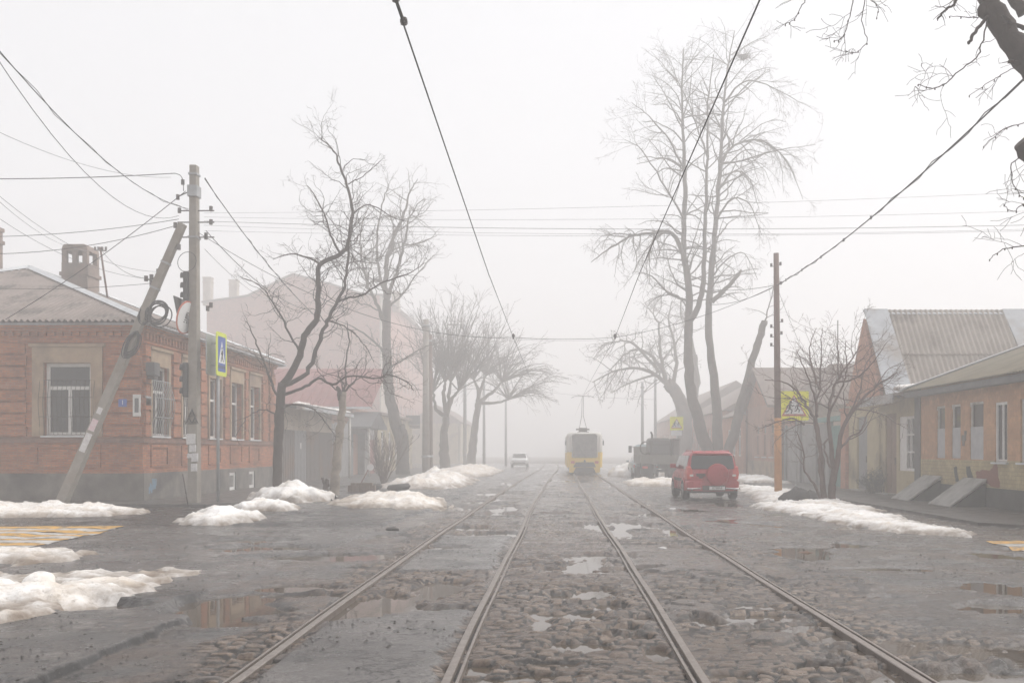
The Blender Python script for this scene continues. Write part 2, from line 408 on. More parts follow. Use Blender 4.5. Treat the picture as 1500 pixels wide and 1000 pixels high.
def ground_z(x, y): return float(height(np.array([x]), np.array([y]))[0])

def grid_mesh(name, XX, YY, ZZ_, mat, attrs=None, keep=None):
    nr, nc = XX.shape
    co = np.stack([XX, YY, ZZ_], -1).reshape(-1, 3)
    idx = np.arange(nr*nc).reshape(nr, nc)
    q = np.stack([idx[:-1,:-1], idx[:-1,1:], idx[1:,1:], idx[1:,:-1]], -1).reshape(-1, 4)
    if keep is not None:
        kf = keep.reshape(-1)[q].any(1); q = q[kf]
        used = np.unique(q); remap = np.full(nr*nc, -1); remap[used] = np.arange(len(used))
        co = co[used]; q = remap[q]
        if attrs: attrs = {k: v.reshape(-1)[used] for k, v in attrs.items()}
    me = bpy.data.meshes.new(name)
    me.vertices.add(len(co)); me.vertices.foreach_set('co', co.astype(np.float32).ravel())
    me.loops.add(q.size); me.loops.foreach_set('vertex_index', q.astype(np.int32).ravel())
    me.polygons.add(len(q)); me.polygons.foreach_set('loop_start', np.arange(0, q.size, 4, dtype=np.int32))
    me.polygons.foreach_set('use_smooth', np.ones(len(q), dtype=bool))
    me.update(calc_edges=True)
    for k, v in (attrs or {}).items():
        a = me.attributes.new(k, 'FLOAT', 'POINT'); a.data.foreach_set('value', v.astype(np.float32).ravel())
    me.materials.append(mat)
    o = bpy.data.objects.new(name, me); COL.objects.link(o)
    return o

def street_material():
    m, nt, b = newmat('wet_street'); L = nt.links
    co = objcoord(nt)
    def attr(n): return nd(nt, 'ShaderNodeAttribute', attribute_name=n).outputs['Fac']
    cob, slab, fill, lev, wet = attr('cobble'), attr('slab'), attr('fill'), attr('stone_tone'), attr('wet')
    n1 = noise(nt, co, .9, 6, .65); n2 = noise(nt, co, 5, 6, .7); n3 = noise(nt, co, 45, 4, .7)
    asph = mixc(nt, ramp(nt, n1, .35, .65), C(.10,.094,.09), C(.175,.162,.152))
    asph = mixc(nt, ramp(nt, n3, .52, .72, 0, .8), asph, C(.03,.028,.027))
    asph = mixc(nt, ramp(nt, n3, .2, .36, .5, 0), asph, C(.22,.21,.2))
    big_ = noise(nt, co, .33, 5, .6)
    asph = mixc(nt, ramp(nt, big_, .46, .56, 0, .55), asph, C(.052,.048,.045))
    wv = nd(nt, 'ShaderNodeVectorMath', operation='ADD'); nz = nd(nt, 'ShaderNodeTexNoise', inp={'Scale': 2.2, 'Detail': 4.}); L.new(co, nz.inputs['Vector']); L.new(co, wv.inputs[0]); L.new(nz.outputs['Color'], wv.inputs[1])
    cr = nd(nt, 'ShaderNodeTexVoronoi', feature='DISTANCE_TO_EDGE', inp={'Scale': .85}); L.new(wv.outputs[0], cr.inputs['Vector'])
    asph = mixc(nt, ramp(nt, cr.outputs['Distance'], .004, .016, .9, 0), asph, C(.012,.011,.010))
    mud = mixc(nt, ramp(nt, n2, .3, .7), C(.05,.031,.021), C(.16,.108,.075))
    stone = mixc(nt, lev, C(.052,.034,.024), C(.235,.172,.125))
    stone = mixc(nt, ramp(nt, n2, .45, .7, 0, .6), stone, C(.06,.046,.038))
    stone = mixc(nt, ramp(nt, fill, 0, 1, .12, .72), stone, mud)
    stone = mixc(nt, ramp(nt, attr('joint'), .08, .45, 0, .95), stone, C(.014,.011,.009))
    rough_ = mixc(nt, ramp(nt, n1, .42, .66, 0, .75), asph, mud)
    base = mixc(nt, slab, rough_, asph)
    stone = mixc(nt, ramp(nt, attr('film'), 0, 1, 0, .8), stone, mixc(nt, ramp(nt, n2, .35, .65), asph, mud))
    base = mixc(nt, cob, base, stone)
    def rimf(sock, k):
        q = nd(nt, 'ShaderNodeMath', operation='SUBTRACT'); q.inputs[0].default_value = 1; L.new(sock, q.inputs[1])
        p_ = nd(nt, 'ShaderNodeMath', operation='MULTIPLY'); L.new(sock, p_.inputs[0]); L.new(q.outputs[0], p_.inputs[1])
        return ramp(nt, p_.outputs[0], .04, .2, 0, k)
    base = mixc(nt, rimf(attr('film'), .8), base, C(.016,.013,.011))
    base = mixc(nt, rimf(attr('edge'), .95), base, C(.010,.009,.009))
    n5 = noise(nt, co, 24, 7, .78)
    base = mixc(nt, ramp(nt, n5, .50, .66, 0, .75), base, C(.016,.012,.010))
    base = mixc(nt, ramp(nt, n5, .30, .44, .55, 0), base, C(.24,.215,.195))
    # loose black gravel
    vo = nd(nt, 'ShaderNodeTexVoronoi', inp={'Scale': 17.}); L.new(co, vo.inputs['Vector'])
    msk = noise(nt, co, 1.1, 3)
    gv = nd(nt, 'ShaderNodeMath', operation='MULTIPLY'); L.new(ramp(nt, vo.outputs['Distance'], .22, .32, 1, 0), gv.inputs[0]); L.new(ramp(nt, msk, .46, .58), gv.inputs[1])
    gv2 = nd(nt, 'ShaderNodeMath', operation='MULTIPLY'); L.new(gv.outputs[0], gv2.inputs[0]); L.new(ramp(nt, cob, 0, 1, 1, .35), gv2.inputs[1])
    base = mixc(nt, gv2.outputs[0], base, C(.016,.015,.015))
    L.new(base, b.inputs['Base Color'])
    nr = noise(nt, co, 1.7, 5, .6)
    r = nd(nt, 'ShaderNodeMath', operation='SUBTRACT'); L.new(ramp(nt, nr, .38, .62, .05, .35), r.inputs[0])
    L.new(ramp(nt, wet, 0, .6, 0, .2), r.inputs[1])
    r2 = nd(nt, 'ShaderNodeMath', operation='MAXIMUM'); L.new(r.outputs[0], r2.inputs[0]); r2.inputs[1].default_value = .08
    L.new(r2.outputs[0], b.inputs['Roughness'])
    bn = nd(nt, 'ShaderNodeBump', inp={'Strength': .8, 'Distance': .014}); L.new(noise(nt, co, 70, 4, .7), bn.inputs['Height'])
    bn2 = nd(nt, 'ShaderNodeBump', inp={'Strength': .35, 'Distance': .03}); L.new(n2, bn2.inputs['Height']); L.new(bn.outputs[0], bn2.inputs['Normal'])
    L.new(bn2.outputs[0], b.inputs['Normal'])
    return m
def build_ground():
    ys = [2.5]
    while ys[-1] < 130:
        d = ys[-1]; ys.append(d + (max(.016, .70*d*d/(F*EYE)) if d > 5.5 else .03))
    ys = np.array(ys)
    xs = np.concatenate([np.arange(-19, -7, .12), np.arange(-7, -4.4, .05), np.arange(-4.4, 4.3, .026), np.arange(4.3, 8, .05), np.arange(8, 17, .12)])
    XX, YY = np.meshgrid(xs, ys)
    h, cob, slab, patch, wet, fill, dome, lev, film = height(XX, YY, True)
    o = grid_mesh('road', XX, YY, h, street_material(), {'cobble': cob, 'slab': np.clip(slab+patch, 0, 1), 'fill': fill, 'stone_tone': lev+.5, 'wet': wet, 'joint': (1-dome)*(1-.5*fill)*(1-film), 'film': film, 'edge': slab*np.maximum(1-sst(YY, 10.6, 12.2), .7*sst(YY, 20, 24)*(1-sst(YY, 38, 44))) + .0*slab})
    struct(o)
    m, nt, b = newmat('puddle_water')
    co = objcoord(nt)
    nt.links.new(mixc(nt, noise(nt, co, .8, 3), C(.05,.042,.034), C(.11,.082,.058)), b.inputs['Base Color'])
    b.inputs['Roughness'].default_value = .03; b.inputs['IOR'].default_value = 1.36
    bn = nd(nt, 'ShaderNodeBump', inp={'Strength': .02, 'Distance': .02}); nt.links.new(noise(nt, co, 6, 2), bn.inputs['Height']); nt.links.new(bn.outputs[0], b.inputs['Normal'])
    mb = MB(); mb.quad((-19,2.5,WATER),(17,2.5,WATER),(17,130,WATER),(-19,130,WATER)); struct(mb.build('water', m))
    g = simple('distant_ground', C(.10,.09,.082), C(.07,.062,.057), .3, .8)
    mb = MB(); mb.quad((-300,-290,-.2),(300,-290,-.2),(300,300,-.2),(-300,300,-.2)); struct(mb.build('ground', g))
    # rails
    names = ['left track, outer rail beside the broken asphalt edge', 'left track, inner rail beside the smooth grey asphalt patch',
             'right track, inner rail beside the bright central puddles', 'right track, outer rail leading toward the red car']
    Ys = np.arange(2.5, 125, .6)
    for i in range(4):
        mb = MB(); sec = [(-.036,0),(-.03,.006),(.026,.006),(.030,0),(.033,-.028),(.062,-.028),(.065,0),(.088,-.001),(.092,-.12),(-.036,-.12)]
        if i in (0, 2): sec = [(-x, z) for x, z in sec]
        bx = RAILS[i] + bend(Ys, i)
        zt = .012 + .006*np.sin(Ys*.7+i)
        rings = [[(x+u, y, z+v) for u, v in sec] for x, y, z in zip(bx, Ys, zt)]
        mb.loft(rings, smooth=False)
        o = mb.build('tram_rail', [M['rail'], M['groove']])
        nsec = len(sec); mi = np.zeros(len(o.data.polygons), dtype=np.int32)
        for f in range((len(Ys)-1)*nsec):
            if f % nsec in (4,): mi[f] = 1
        o.data.polygons.foreach_set('material_index', mi)
        tag(o, 'rusty steel tram rail: ' + names[i], 'rail', 'tram rails set in the cobbles')
build_ground()

# pavements along the house fronts
pm = simple('wet_pavement_asphalt', C(.10,.09,.083), C(.062,.056,.052), 1.4, .38, r2=.6, bump=.35, bscale=30, stain=C(.05,.046,.043), stain_scale=.8)
def sheet(name, poly, z, mat):
    mb = MB(); mb.prism(poly, 'z', -.2, z); return struct(mb.build(name, mat))
sheet('pavement_left', [(-19,28.9),(-10.2,28.9),(-9.7,29.6),(-9.6,31),(-9.6,120),(-13.2,120),(-13.2,31.4),(-19,31.4)], .10, pm)
sheet('pavement_right', [(9.3,22.0),(10.2,20.6),(17,20.2),(17,23),(12.4,23),(12.4,120),(9.3,120)], .075, pm)

# crossings: yellow and white bars painted over the side streets
def crossing(name, label, x0, x1, y0, n, w, first, slant):
    mats = [simple('worn_yellow_road_paint', C(.62,.34,.05), C(.40,.22,.05), 5, .5, stain=C(.17,.13,.09), stain_scale=5), simple('worn_white_road_paint', C(.52,.50,.47), C(.36,.34,.32), 5, .5, stain=C(.17,.155,.14), stain_scale=5)]
    mb = MB()
    for k in range(n):
        mb.cur = (k+first) % 2
        ya = y0+k*w; yb = ya+w*.93
        xs_ = np.linspace(x0+slant*k, x1+slant*k, 46); yy = np.linspace(ya, yb, 5)
        XX, YY = np.meshgrid(xs_, yy); hz = height(XX, YY)+.012
        vs = np.stack([XX, YY, hz], -1).reshape(-1,3); nc = len(xs_)
        mb.add(vs, [(r*nc+c, r*nc+c+1, (r+1)*nc+c+1, (r+1)*nc+c) for r in range(4) for c in range(nc-1)], True)
    o = mb.build(name, mats); struct(o); o['label'] = label
    return o
crossing('crossing_markings', 'yellow and white crossing bars on the side street at the left', -18.8, -9.0, 16.4, 11, .46, 0, -.03)
crossing('crossing_markings', 'yellow and white crossing bars at the right frame edge', 7.75, 16, 16.2, 4, .46, 1, .0)

# ------------------------------------------------------------------ snow
def snow_mat(name, dirty):
    m, nt, b = newmat(name); L = nt.links
    co = objcoord(nt)
    n1 = noise(nt, co, 1.6, 7, .7); n2 = noise(nt, co, 9, 5, .7); n3 = noise(nt, co, 40, 3, .7)
    col = mixc(nt, ramp(nt, n1, .47-.12*dirty, .74-.1*dirty, 0, .85), C(.93,.915,.895), C(.60,.505,.40))
    col = mixc(nt, ramp(nt, n2, .56-.05*dirty, .8, 0, .8), col, C(.25,.185,.13))
    col = mixc(nt, ramp(nt, n3, .60, .72, 0, .25+.5*dirty), col, C(.06,.05,.04))
    low = nd(nt, 'ShaderNodeAttribute', attribute_name='rim').outputs['Fac']
    lf = nd(nt, 'ShaderNodeMath', operation='MULTIPLY'); L.new(low, lf.inputs[0]); L.new(ramp(nt, n1, .3, .6, .35, 1), lf.inputs[1])
    col = mixc(nt, lf.outputs[0], col, C(.19,.145,.11))
    L.new(col, b.inputs['Base Color']); b.inputs['Roughness'].default_value = .62; b.inputs['Specular IOR Level'].default_value = .35
    bn = nd(nt, 'ShaderNodeBump', inp={'Strength': .6, 'Distance': .05}); L.new(noise(nt, co, 12, 6, .7), bn.inputs['Height']); L.new(bn.outputs[0], b.inputs['Normal'])
    return m
SN = [snow_mat('clean_snow', .15), snow_mat('dirty_snow', .7), snow_mat('brown_snow', 1.25)]
def snow(poly, Hh, w, label, kind=0, base=0., res=.06, seed=1, lumps=.5):
    A = np.array(poly, float)
    x0, y0 = A.min(0)-.25; x1, y1 = A.max(0)+.25
    xs = np.arange(x0, x1, res); ys = np.arange(y0, y1, res*1.3)
    X, Y = np.meshgrid(xs, ys)
    ox = .6*w*(fbm(X*1.1, Y*1.1, seed+90, 4)-.5)*2 + .34*(fbm(X*3.2, Y*3.2, seed+91, 5)-.5)*2; oy = .6*w*(fbm(X*1.1+50, Y*1.1, seed+95, 4)-.5)*2 + .45*(fbm(X*3.2+9, Y*3.2, seed+96, 5)-.5)*2
    Xw, Yw = X+ox, Y+oy
    d = np.full(X.shape, 1e9); ins = np.zeros(X.shape, bool); n = len(A)
    for i in range(n):
        a, b = A[i], A[(i+1) % n]; e = b-a; l2 = (e**2).sum()
        t = np.clip(((Xw-a[0])*e[0]+(Yw-a[1])*e[1])/l2, 0, 1)
        d = np.minimum(d, np.hypot(Xw-a[0]-t*e[0], Yw-a[1]-t*e[1]))
        c = ((a[1] > Yw) != (b[1] > Yw)) & (Xw < (b[0]-a[0])*(Yw-a[1])/(b[1]-a[1]+1e-12)+a[0])
        ins ^= c
    d = np.where(ins, d, -d)
    prof = 1-np.exp(-np.clip(d, 0, 9)/w)
    lump = 1 + lumps*2*(fbm(X*1.3, Y*1.3, seed, 3)-.5) + .5*lumps*2*(fbm(X*4, Y*4, seed+7, 3)-.5)
    if base <= .06: base = height(X, Y)
    z = base + .70*Hh*prof*np.clip(lump,.1,3)*(.45+1.1*fbm(X*.9+7, Y*.9, seed+31, 4)) + .03*np.clip(d/.1, -3, 1) + (.09*(fbm(X*5, Y*5, seed+3, 4)-.5) + .05*(fbm(X*16, Y*16, seed+5, 2)-.5))*np.clip(.3+d/.3, 0, 1) - .01
    o = grid_mesh('snow_pile', X, Y, z, SN[kind], {'rim': 1-sst(z-base, .02, .10+.28*Hh)}, keep=(d > -.14))
    return tag(o, label, 'snow', 'piles of old snow along the street')
def gp(*pts): return [G(x, y) for x, y in pts]
snow([(-18,28.4),(-13.5,28.5),(-11.3,27.0),(-10.4,25.6),(-11.5,24.6),(-14,23.8),(-18,23.6)], .27, .45, 'long low dirty snow bank at the foot of the leaning strut and brick house', 1, .04, seed=3, lumps=.75)
snow([(-8.7,22.6),(-8.2,22.0),(-7.4,21.9),(-6.95,22.6),(-7.0,23.8),(-7.9,25.0),(-8.8,24.8)], .50, .5, 'rounded snow heap with a dark hollow in front of the upright concrete pole', 0, .03, seed=11, lumps=.3)
snow([(-8.75,26.9),(-8.0,26.5),(-7.3,26.7),(-7.2,27.8),(-8,29.2),(-9.0,28.8)], .50, .5, 'small cone of snow just in front of the dark gnarled tree', 0, .05, seed=13, lumps=.3)
snow([(-10.4,33.5),(-9.7,31.4),(-8.4,31.0),(-7.5,31.5),(-7.5,33),(-8.5,36),(-10,36.5)], .72, .7, 'tall white snow heap behind the dark gnarled tree by the brick house', 0, .08, seed=17, lumps=.3)
snow([(-6.8,30),(-5.9,28.3),(-4.6,27.8),(-3.5,28.5),(-3.3,30.2),(-4.1,33),(-5.8,35),(-7.2,34)], .38, .7, 'broad brownish snow mound at the road edge by the cut pale trunk', 2, .03, seed=19, lumps=.55)
snow([(-8,45),(-6.5,43),(-4.9,43),(-4.2,46),(-4.6,55),(-6.5,60),(-8.5,58)], .85, 1.3, 'high white snow mound beneath the leaning tree on the left pavement', 1, .05, res=.1, seed=23, lumps=.45)
snow([(-8.3,64),(-6.2,62),(-4.4,64),(-4.4,80),(-6,90),(-9,88)], .75, 1.3, 'far fading brown snow bank under the upright pruned tree', 2, .05, res=.16, seed=29, lumps=.5)
snow([(-9,8.9),(-9,10.6),(-7.5,11.2),(-6.2,11.6),(-5.6,12.1),(-5.2,12.6),(-4.8,12.3),(-4.75,11.6),(-4.9,10.9),(-5.0,9.9),(-5.3,9.2),(-6.2,8.9)], .17, .35, 'wide wet snow bank in the left foreground with a yellowed crest', 1, .045, res=.04, seed=37, lumps=.8)
snow([(-9.6,14.4),(-8.6,14.2),(-7.5,14.7),(-7.35,15.5),(-8,16.2),(-9.6,16.4)], .22, .35, 'lumpy dirty snow heap lying over the end of the yellow crossing', 1, .045, res=.05, seed=41, lumps=.8)
snow([(-8.2,13.3),(-6.6,13.2),(-5.4,13.7),(-4.8,13.7),(-4.7,13.2),(-5.2,12.9),(-6.2,12.2),(-8.2,12)], .035, .25, 'thin grey sheet of slush behind the foreground snow bank', 1, .035, res=.045, seed=67, lumps=.6)
o = MB().blob((-5.85,11.25,.15), .19, .18, .13, 5, .08, 18, 12).build('snow_lump', SN[0]); tag(o, 'rounded lump of snow resting on the crest of the foreground bank', 'snow')
snow([(5.75,29.6),(6.1,26),(6.35,23.5),(6.9,20.6),(7.9,18.8),(8.3,19.6),(8.2,22.5),(8.7,27),(9.3,33),(9.6,40),(9.0,47),(8.0,46),(7.4,38),(6.6,33)], .17, .4, 'long white snow strip along the right pavement around the shrub', 0, .03, seed=47, lumps=.6)
snow([(9.4,49),(11.4,48),(11.6,60),(9.6,60)], .34, .6, 'small snow patch by the fence beyond the orange based pole', 0, .07, res=.1, seed=53)
snow([(3.4,47.5),(5.6,46),(6.6,49),(6.4,53.5),(3.6,53)], .3, .5, 'brown snow ridge behind the tailgate of the flatbed truck', 2, .0, res=.1, seed=59)
snow([(3.5,66),(5.2,64),(7.4,66),(7.4,76),(4.2,77)], 1.25, 1.0, 'foggy snow mound beside the tram', 0, .0, res=.14, seed=61)

# loose black gravel and grit lying on the paving: nobody could count it
def gravel():
    rg = np.random.default_rng(5)
    N = 34000
    y = 5.2 + 17*rg.random(N)**1.5; x = -9.5 + 18*rg.random(N)
    cl = fbm(x*.8, y*.8, 81, 3); cob, slab, patch = zones(x, y)
    keep = rg.random(N) < np.clip((cl-.50)*7.0, .04, 1)*(1-.5*cob)*(1+.8*patch)
    x, y = x[keep], y[keep]; n = len(x)
    z = height(x, y); ok = z > WATER+.005; x, y, z = x[ok], y[ok], z[ok]; n = len(x)
    r = .004 + .016*rg.random(n)**3
    base = np.array([(1,0,0),(.3,.9,0),(-.8,.6,0),(-.7,-.7,0),(.4,-.9,0),(.1,.05,.8)])
    an = rg.random(n)*6.283; ca, sa = np.cos(an), np.sin(an)
    vs = np.empty((n,6,3))
    for k in range(6):
        bx, by, bz = base[k]; jx = bx*(.7+.6*rg.random(n)); jy = by*(.7+.6*rg.random(n))
        vs[:,k,0] = x+(jx*ca-jy*sa)*r*1.3; vs[:,k,1] = y+(jx*sa+jy*ca)*r; vs[:,k,2] = z-.003+bz*r*1.1
    f = np.array([(0,1,5),(1,2,5),(2,3,5),(3,4,5),(4,0,5)])
    fs = (np.arange(n)[:,None,None]*6+f[None]).reshape(-1,3)
    me = bpy.data.meshes.new('gravel'); me.from_pydata(vs.reshape(-1,3).tolist(), [], fs.tolist())
    me.materials.append(simple('black_grit', C(.022,.02,.019), C(.07,.06,.052), 30, .6))
    o = bpy.data.objects.new('gravel', me); COL.objects.link(o); struct(o, 'stuff'); o['label'] = 'loose dark gravel and grit scattered over the wet street'
gravel()
# ------------------------------------------------------------------ bare trees
class Grower:
    def __init__(s, mb, seed, curl=.35, trop=(0,0,.05), dens=(1.8,2.6,3.2), levels=3, minr=.004, angle=(30,70), lenf=(.35,.7), seg=.16, sides=(6,4,3), taper=.3, flat=1.0, thin=1.0, maxl=3.4):
        s.mb = mb; s.r = random.Random(seed); s.curl = curl; s.trop = Vector(trop); s.dens = dens; s.levels = levels
        s.minr = minr; s.angle = angle; s.lenf = lenf; s.seg = seg; s.sides = sides; s.taper = taper; s.flat = flat; s.thin = thin; s.maxl = maxl
    def rv(s):
        return Vector((s.r.gauss(0,1), s.r.gauss(0,1), s.r.gauss(0,1)))
    def side(s, d):
        a = s.rv(); a -= d*a.dot(d)
        if a.length < 1e-4: a = Vector((1,0,0))
        return a.normalized()
    def path(s, p, d, L, lvl):
        seg = max(s.seg, L/14); n = max(3, int(L/seg)); pts = [p.copy()]; d = d.normalized()
        c = s.curl*(1+.25*lvl)
        for i in range(n):
            d = (d + s.rv()*c*.5 + s.trop*(1 if lvl else .6)*(.4+1.2*i/n)).normalized()
            p = p + d*(L/n); pts.append(p)
        return pts
    def shoot(s, p, d, L, r, lvl):
        pts = s.path(p, d, L, lvl); n = len(pts)
        rads = [max(s.minr, r*(1-(1-s.taper)*i/(n-1))) for i in range(n)]
        k = s.sides[0] if r > .05 else s.sides[1] if r > .02 else s.sides[2]
        s.mb.tube(pts, rads, k, caps=False)
        s.along(pts, rads, L, lvl+1)
    def along(s, pts, rads, L, lvl, t0=.18, t1=1.0, dens=None):
        if lvl > s.levels: return
        dens = dens if dens is not None else s.dens[min(lvl-1, len(s.dens)-1)]
        cnt = dens*L; cnt = int(cnt) + (1 if s.r.random() < cnt-int(cnt) else 0)
        n = len(pts)
        for _ in range(cnt):
            t = t0 + (t1-t0)*s.r.random(); x = t*(n-1); i = min(n-2, int(x)); f = x-i
            p = pts[i].lerp(pts[i+1], f); d = (pts[i+1]-pts[i]).normalized()
            a = R(s.r.uniform(*s.angle)); q = (d*math.cos(a) + s.side(d)*math.sin(a))
            l2 = L*s.r.uniform(*s.lenf)*(1.1-.55*t); l2 = max(.18, min(l2, s.maxl))
            r0 = rads[i]*(1-f)+rads[i+1]*f
            s.shoot(p, q, l2, max(s.minr, min(r0*.55, (.008+.013*l2)*s.thin)), lvl)
def limb(mb, pts, r0, r1, n=8, wob=.0, seed=0, sub=5, flare=0., power=1.):
    rnd = random.Random(seed); q = catmull(pts, sub); m = len(q)
    rads = [r0+(r1-r0)*(i/(m-1))**power for i in range(m)]
    if flare:
        for i in range(m): rads[i] *= 1 + flare*math.exp(-i/1.6)
    for i in range(1, m-1):
        rads[i] *= 1+rnd.uniform(-.07, .07); q[i] = q[i]+Vector((rnd.gauss(0,wob), rnd.gauss(0,wob), rnd.gauss(0,wob*.5)))
    mb.tube(q, rads, n); return q, rads
def tree(name, label, base, cat='tree', group=None):
    return thing(name, label, cat, base, 0, group)
def plen(q): return sum((q[i+1]-q[i]).length for i in range(len(q)-1))
def sk(pp, D, dz):       # skeleton points: photo-plane position at distance D plus real depth offsets
    return [P(x, y, D+o) for (x, y), o in zip(pp, dz)]
def depths(n, a, b): return [a+(b-a)*i/max(1,n-1) for i in range(n)]

# --- dark gnarled tree in front of the brick house
b = P(405, 733, 33); t = tree('gnarled_tree', 'dark gnarled bare tree with an S bent limb beside the brick house corner', (b.x, b.y, 0))
tr, cr = MB(), MB()
D = 33
limb(tr, [(b.x,b.y,-.1)]+sk([(406,690),(408,640),(410,600),(414,562)], D, [0,0,0,0]), .165, .15, 10, .012, 1, flare=.35)
LM = [([(413,568),(436,528),(447,492),(463,468),(466,430),(468,388),(500,372),(512,348),(516,310),(508,270),(497,243),(490,222),(470,203)], .125, .018, .6),
      ([(414,566),(448,546),(466,505),(480,470),(495,440),(508,402),(511,352),(514,318)], .085, .03, -.5),
      ([(500,373),(486,350),(477,318),(462,288),(450,272)], .045, .012, 1.2),
      ([(416,578),(448,566),(467,554),(488,563),(510,551),(553,554),(569,548),(597,560),(606,572)], .055, .012, -1.2),
      ([(412,590),(398,562),(384,525),(372,492),(360,470)], .05, .012, .8),
      ([(440,522),(420,480),(398,440),(380,418),(352,405)], .045, .01, 1.6),
      ([(495,440),(528,432),(565,412),(600,400),(622,385)], .04, .009, -1.5),
      ([(467,385),(448,376),(425,372),(400,380)], .04, .01, 1.),
      ([(514,316),(540,300),(575,318),(600,326)], .028, .008, 1.5),
      ([(510,270),(535,255),(562,232)], .022, .007, -1.),
      ([(412,600),(432,592),(460,600),(480,622),(492,640)], .04, .008, -1.8),
      ([(410,610),(385,600),(362,612),(345,640)], .03, .008, -1.2),
      ([(480,470),(505,478),(530,500),(548,530)], .035, .008, 2.)]
for i, (pp, r0, r1, dd) in enumerate(LM):
    q, rr = limb(tr, sk(pp, D, depths(len(pp), 0, dd)), r0, r1, 7 if r0 > .05 else 5, .02, 20+i)
    g = Grower(cr, 100+i, curl=.42, trop=(0,0,-.035) if i in (3,10,11,12) else (0,0,.04), dens=(2.8,3.8,4.2), levels=3, minr=.0032, lenf=(.24,.55), seg=.12, thin=.6, maxl=1.6)
    g.along(q, rr, plen(q), 1, t0=.26 if i < 2 else .12, dens=3.9)
tr.build('trunk', M['bark'], t); cr.build('crown', M['bark'], t)

# --- second tree, leaning, farther along the left pavement
b = P(590, 697, 66); t = tree('leaning_tree', 'tall grey bare tree leaning left behind the round disc marker', (b.x, b.y, 0))
tr, cr = MB(), MB(); D = 66
q0, r0_ = limb(tr, [(b.x,b.y,-.1)]+sk([(590,680),(589,650),(580,620),(571,580),(567,530),(566,480),(567,440)], D, [0]*7), .46, .27, 10, .02, 2, flare=.2)
limb(tr, sk([(590,655),(592,640),(588,622)], D, [0,-.1,-.2]), .33, .2, 8, .02, 4)
LM = [([(567,442),(565,400),(572,360),(590,320),(600,285),(612,262)], .2, .02, 1),
      ([(567,440),(580,400),(592,360),(600,320),(622,290)], .15, .02, -1.5),
      ([(566,480),(555,450),(540,420),(530,380),(528,340),(540,300)], .15, .02, 2),
      ([(567,440),(556,400),(552,350),(560,300),(570,270)], .12, .02, -2),
      ([(566,520),(548,500),(520,480),(495,470)], .1, .015, -1),
      ([(570,540),(600,520),(632,505),(660,498)], .08, .012, -1.5),
      ([(568,450),(590,430),(620,390),(640,370)], .09, .012, 1.5)]
for i, (pp, r0, r1, dd) in enumerate(LM):
    q, rr = limb(tr, sk(pp, D, depths(len(pp), 0, dd)), r0, r1, 6, .04, 30+i)
    g = Grower(cr, 200+i, curl=.33, trop=(0,0,.03), dens=(2.2,2.4,2.4), levels=3, minr=.006, lenf=(.25,.5), seg=.25)
    g.along(q, rr, plen(q), 1, t0=.15, dens=2.2)
tr.build('trunk', M['bark_grey'], t); cr.build('crown', M['bark_grey'], t)

# --- pale topped trunk
b = P(490, 726, 37); t = tree('pollarded_trunk', 'slim pale topped trunk with a hooked dark stub before the metal gate', (b.x, b.y, 0))
tr, cr = MB(), MB(); D = 37
q, rr = limb(tr, [(b.x,b.y,-.05)]+sk([(491,700),(495,660),(499,620),(503,575)], D, [0]*4), .19, .13, 9, .02, 3, flare=.25)
tr.cur = 1
limb(tr, sk([(500,585),(497,572),(493,566)], D, [0,-.1,-.2]), .13, .05, 7, .01, 5)
limb(tr, sk([(503,578),(507,560),(506,540),(510,500),(508,470)], D, [0,.1,.1,.3,.4]), .05, .012, 6, .02, 5)
g = Grower(cr, 55, curl=.4, trop=(0,0,.03), dens=(3,3.5,3), levels=3, minr=.006, lenf=(.3,.6), seg=.15)
for k in range(5):
    g.shoot(P(503,575,D), Vector((g.r.gauss(0,.6), g.r.gauss(0,.6), .8)), g.r.uniform(1.2,2.6), .03, 1)
tr.build('trunk', [M['bark_pale'], M['bark']], t); cr.build('crown', M['bark'], t)
b = P(478, 727, 36.3); mb = MB()
limb(mb, [(b.x,b.y,-.05),(b.x,b.y,.35),(b.x+.05,b.y,.62)], .13, .07, 8, .02, 6); limb(mb, [(b.x,b.y,.3),(b.x-.12,b.y,.55),(b.x-.14,b.y,.68)], .06, .045, 6, .01, 7)
tag(mb.build('tree_stump', M['bark']), 'short forked dark stump beside the pale topped trunk', 'stump')

# --- vase shaped bush
b = P(562, 708, 49); t = tree('vase_bush', 'small fan shaped bare bush on a snow bed at the left pavement', (b.x, b.y, 0), 'bush')
cr = MB(); g = Grower(cr, 77, curl=.12, trop=(0,0,.05), dens=(2.6,2.5), levels=2, minr=.007, angle=(15,40), lenf=(.35,.6), seg=.2)
for k in range(26):
    a = g.r.uniform(0, 2*PI); s_ = g.r.uniform(.1,.62)
    g.shoot(Vector((b.x+.1*math.cos(a), b.y+.1*math.sin(a), 0)), Vector((s_*math.cos(a), s_*math.sin(a), 1)), g.r.uniform(1.5,2.5), .022, 0)
cr.build('stems', M['bark_red'], t)

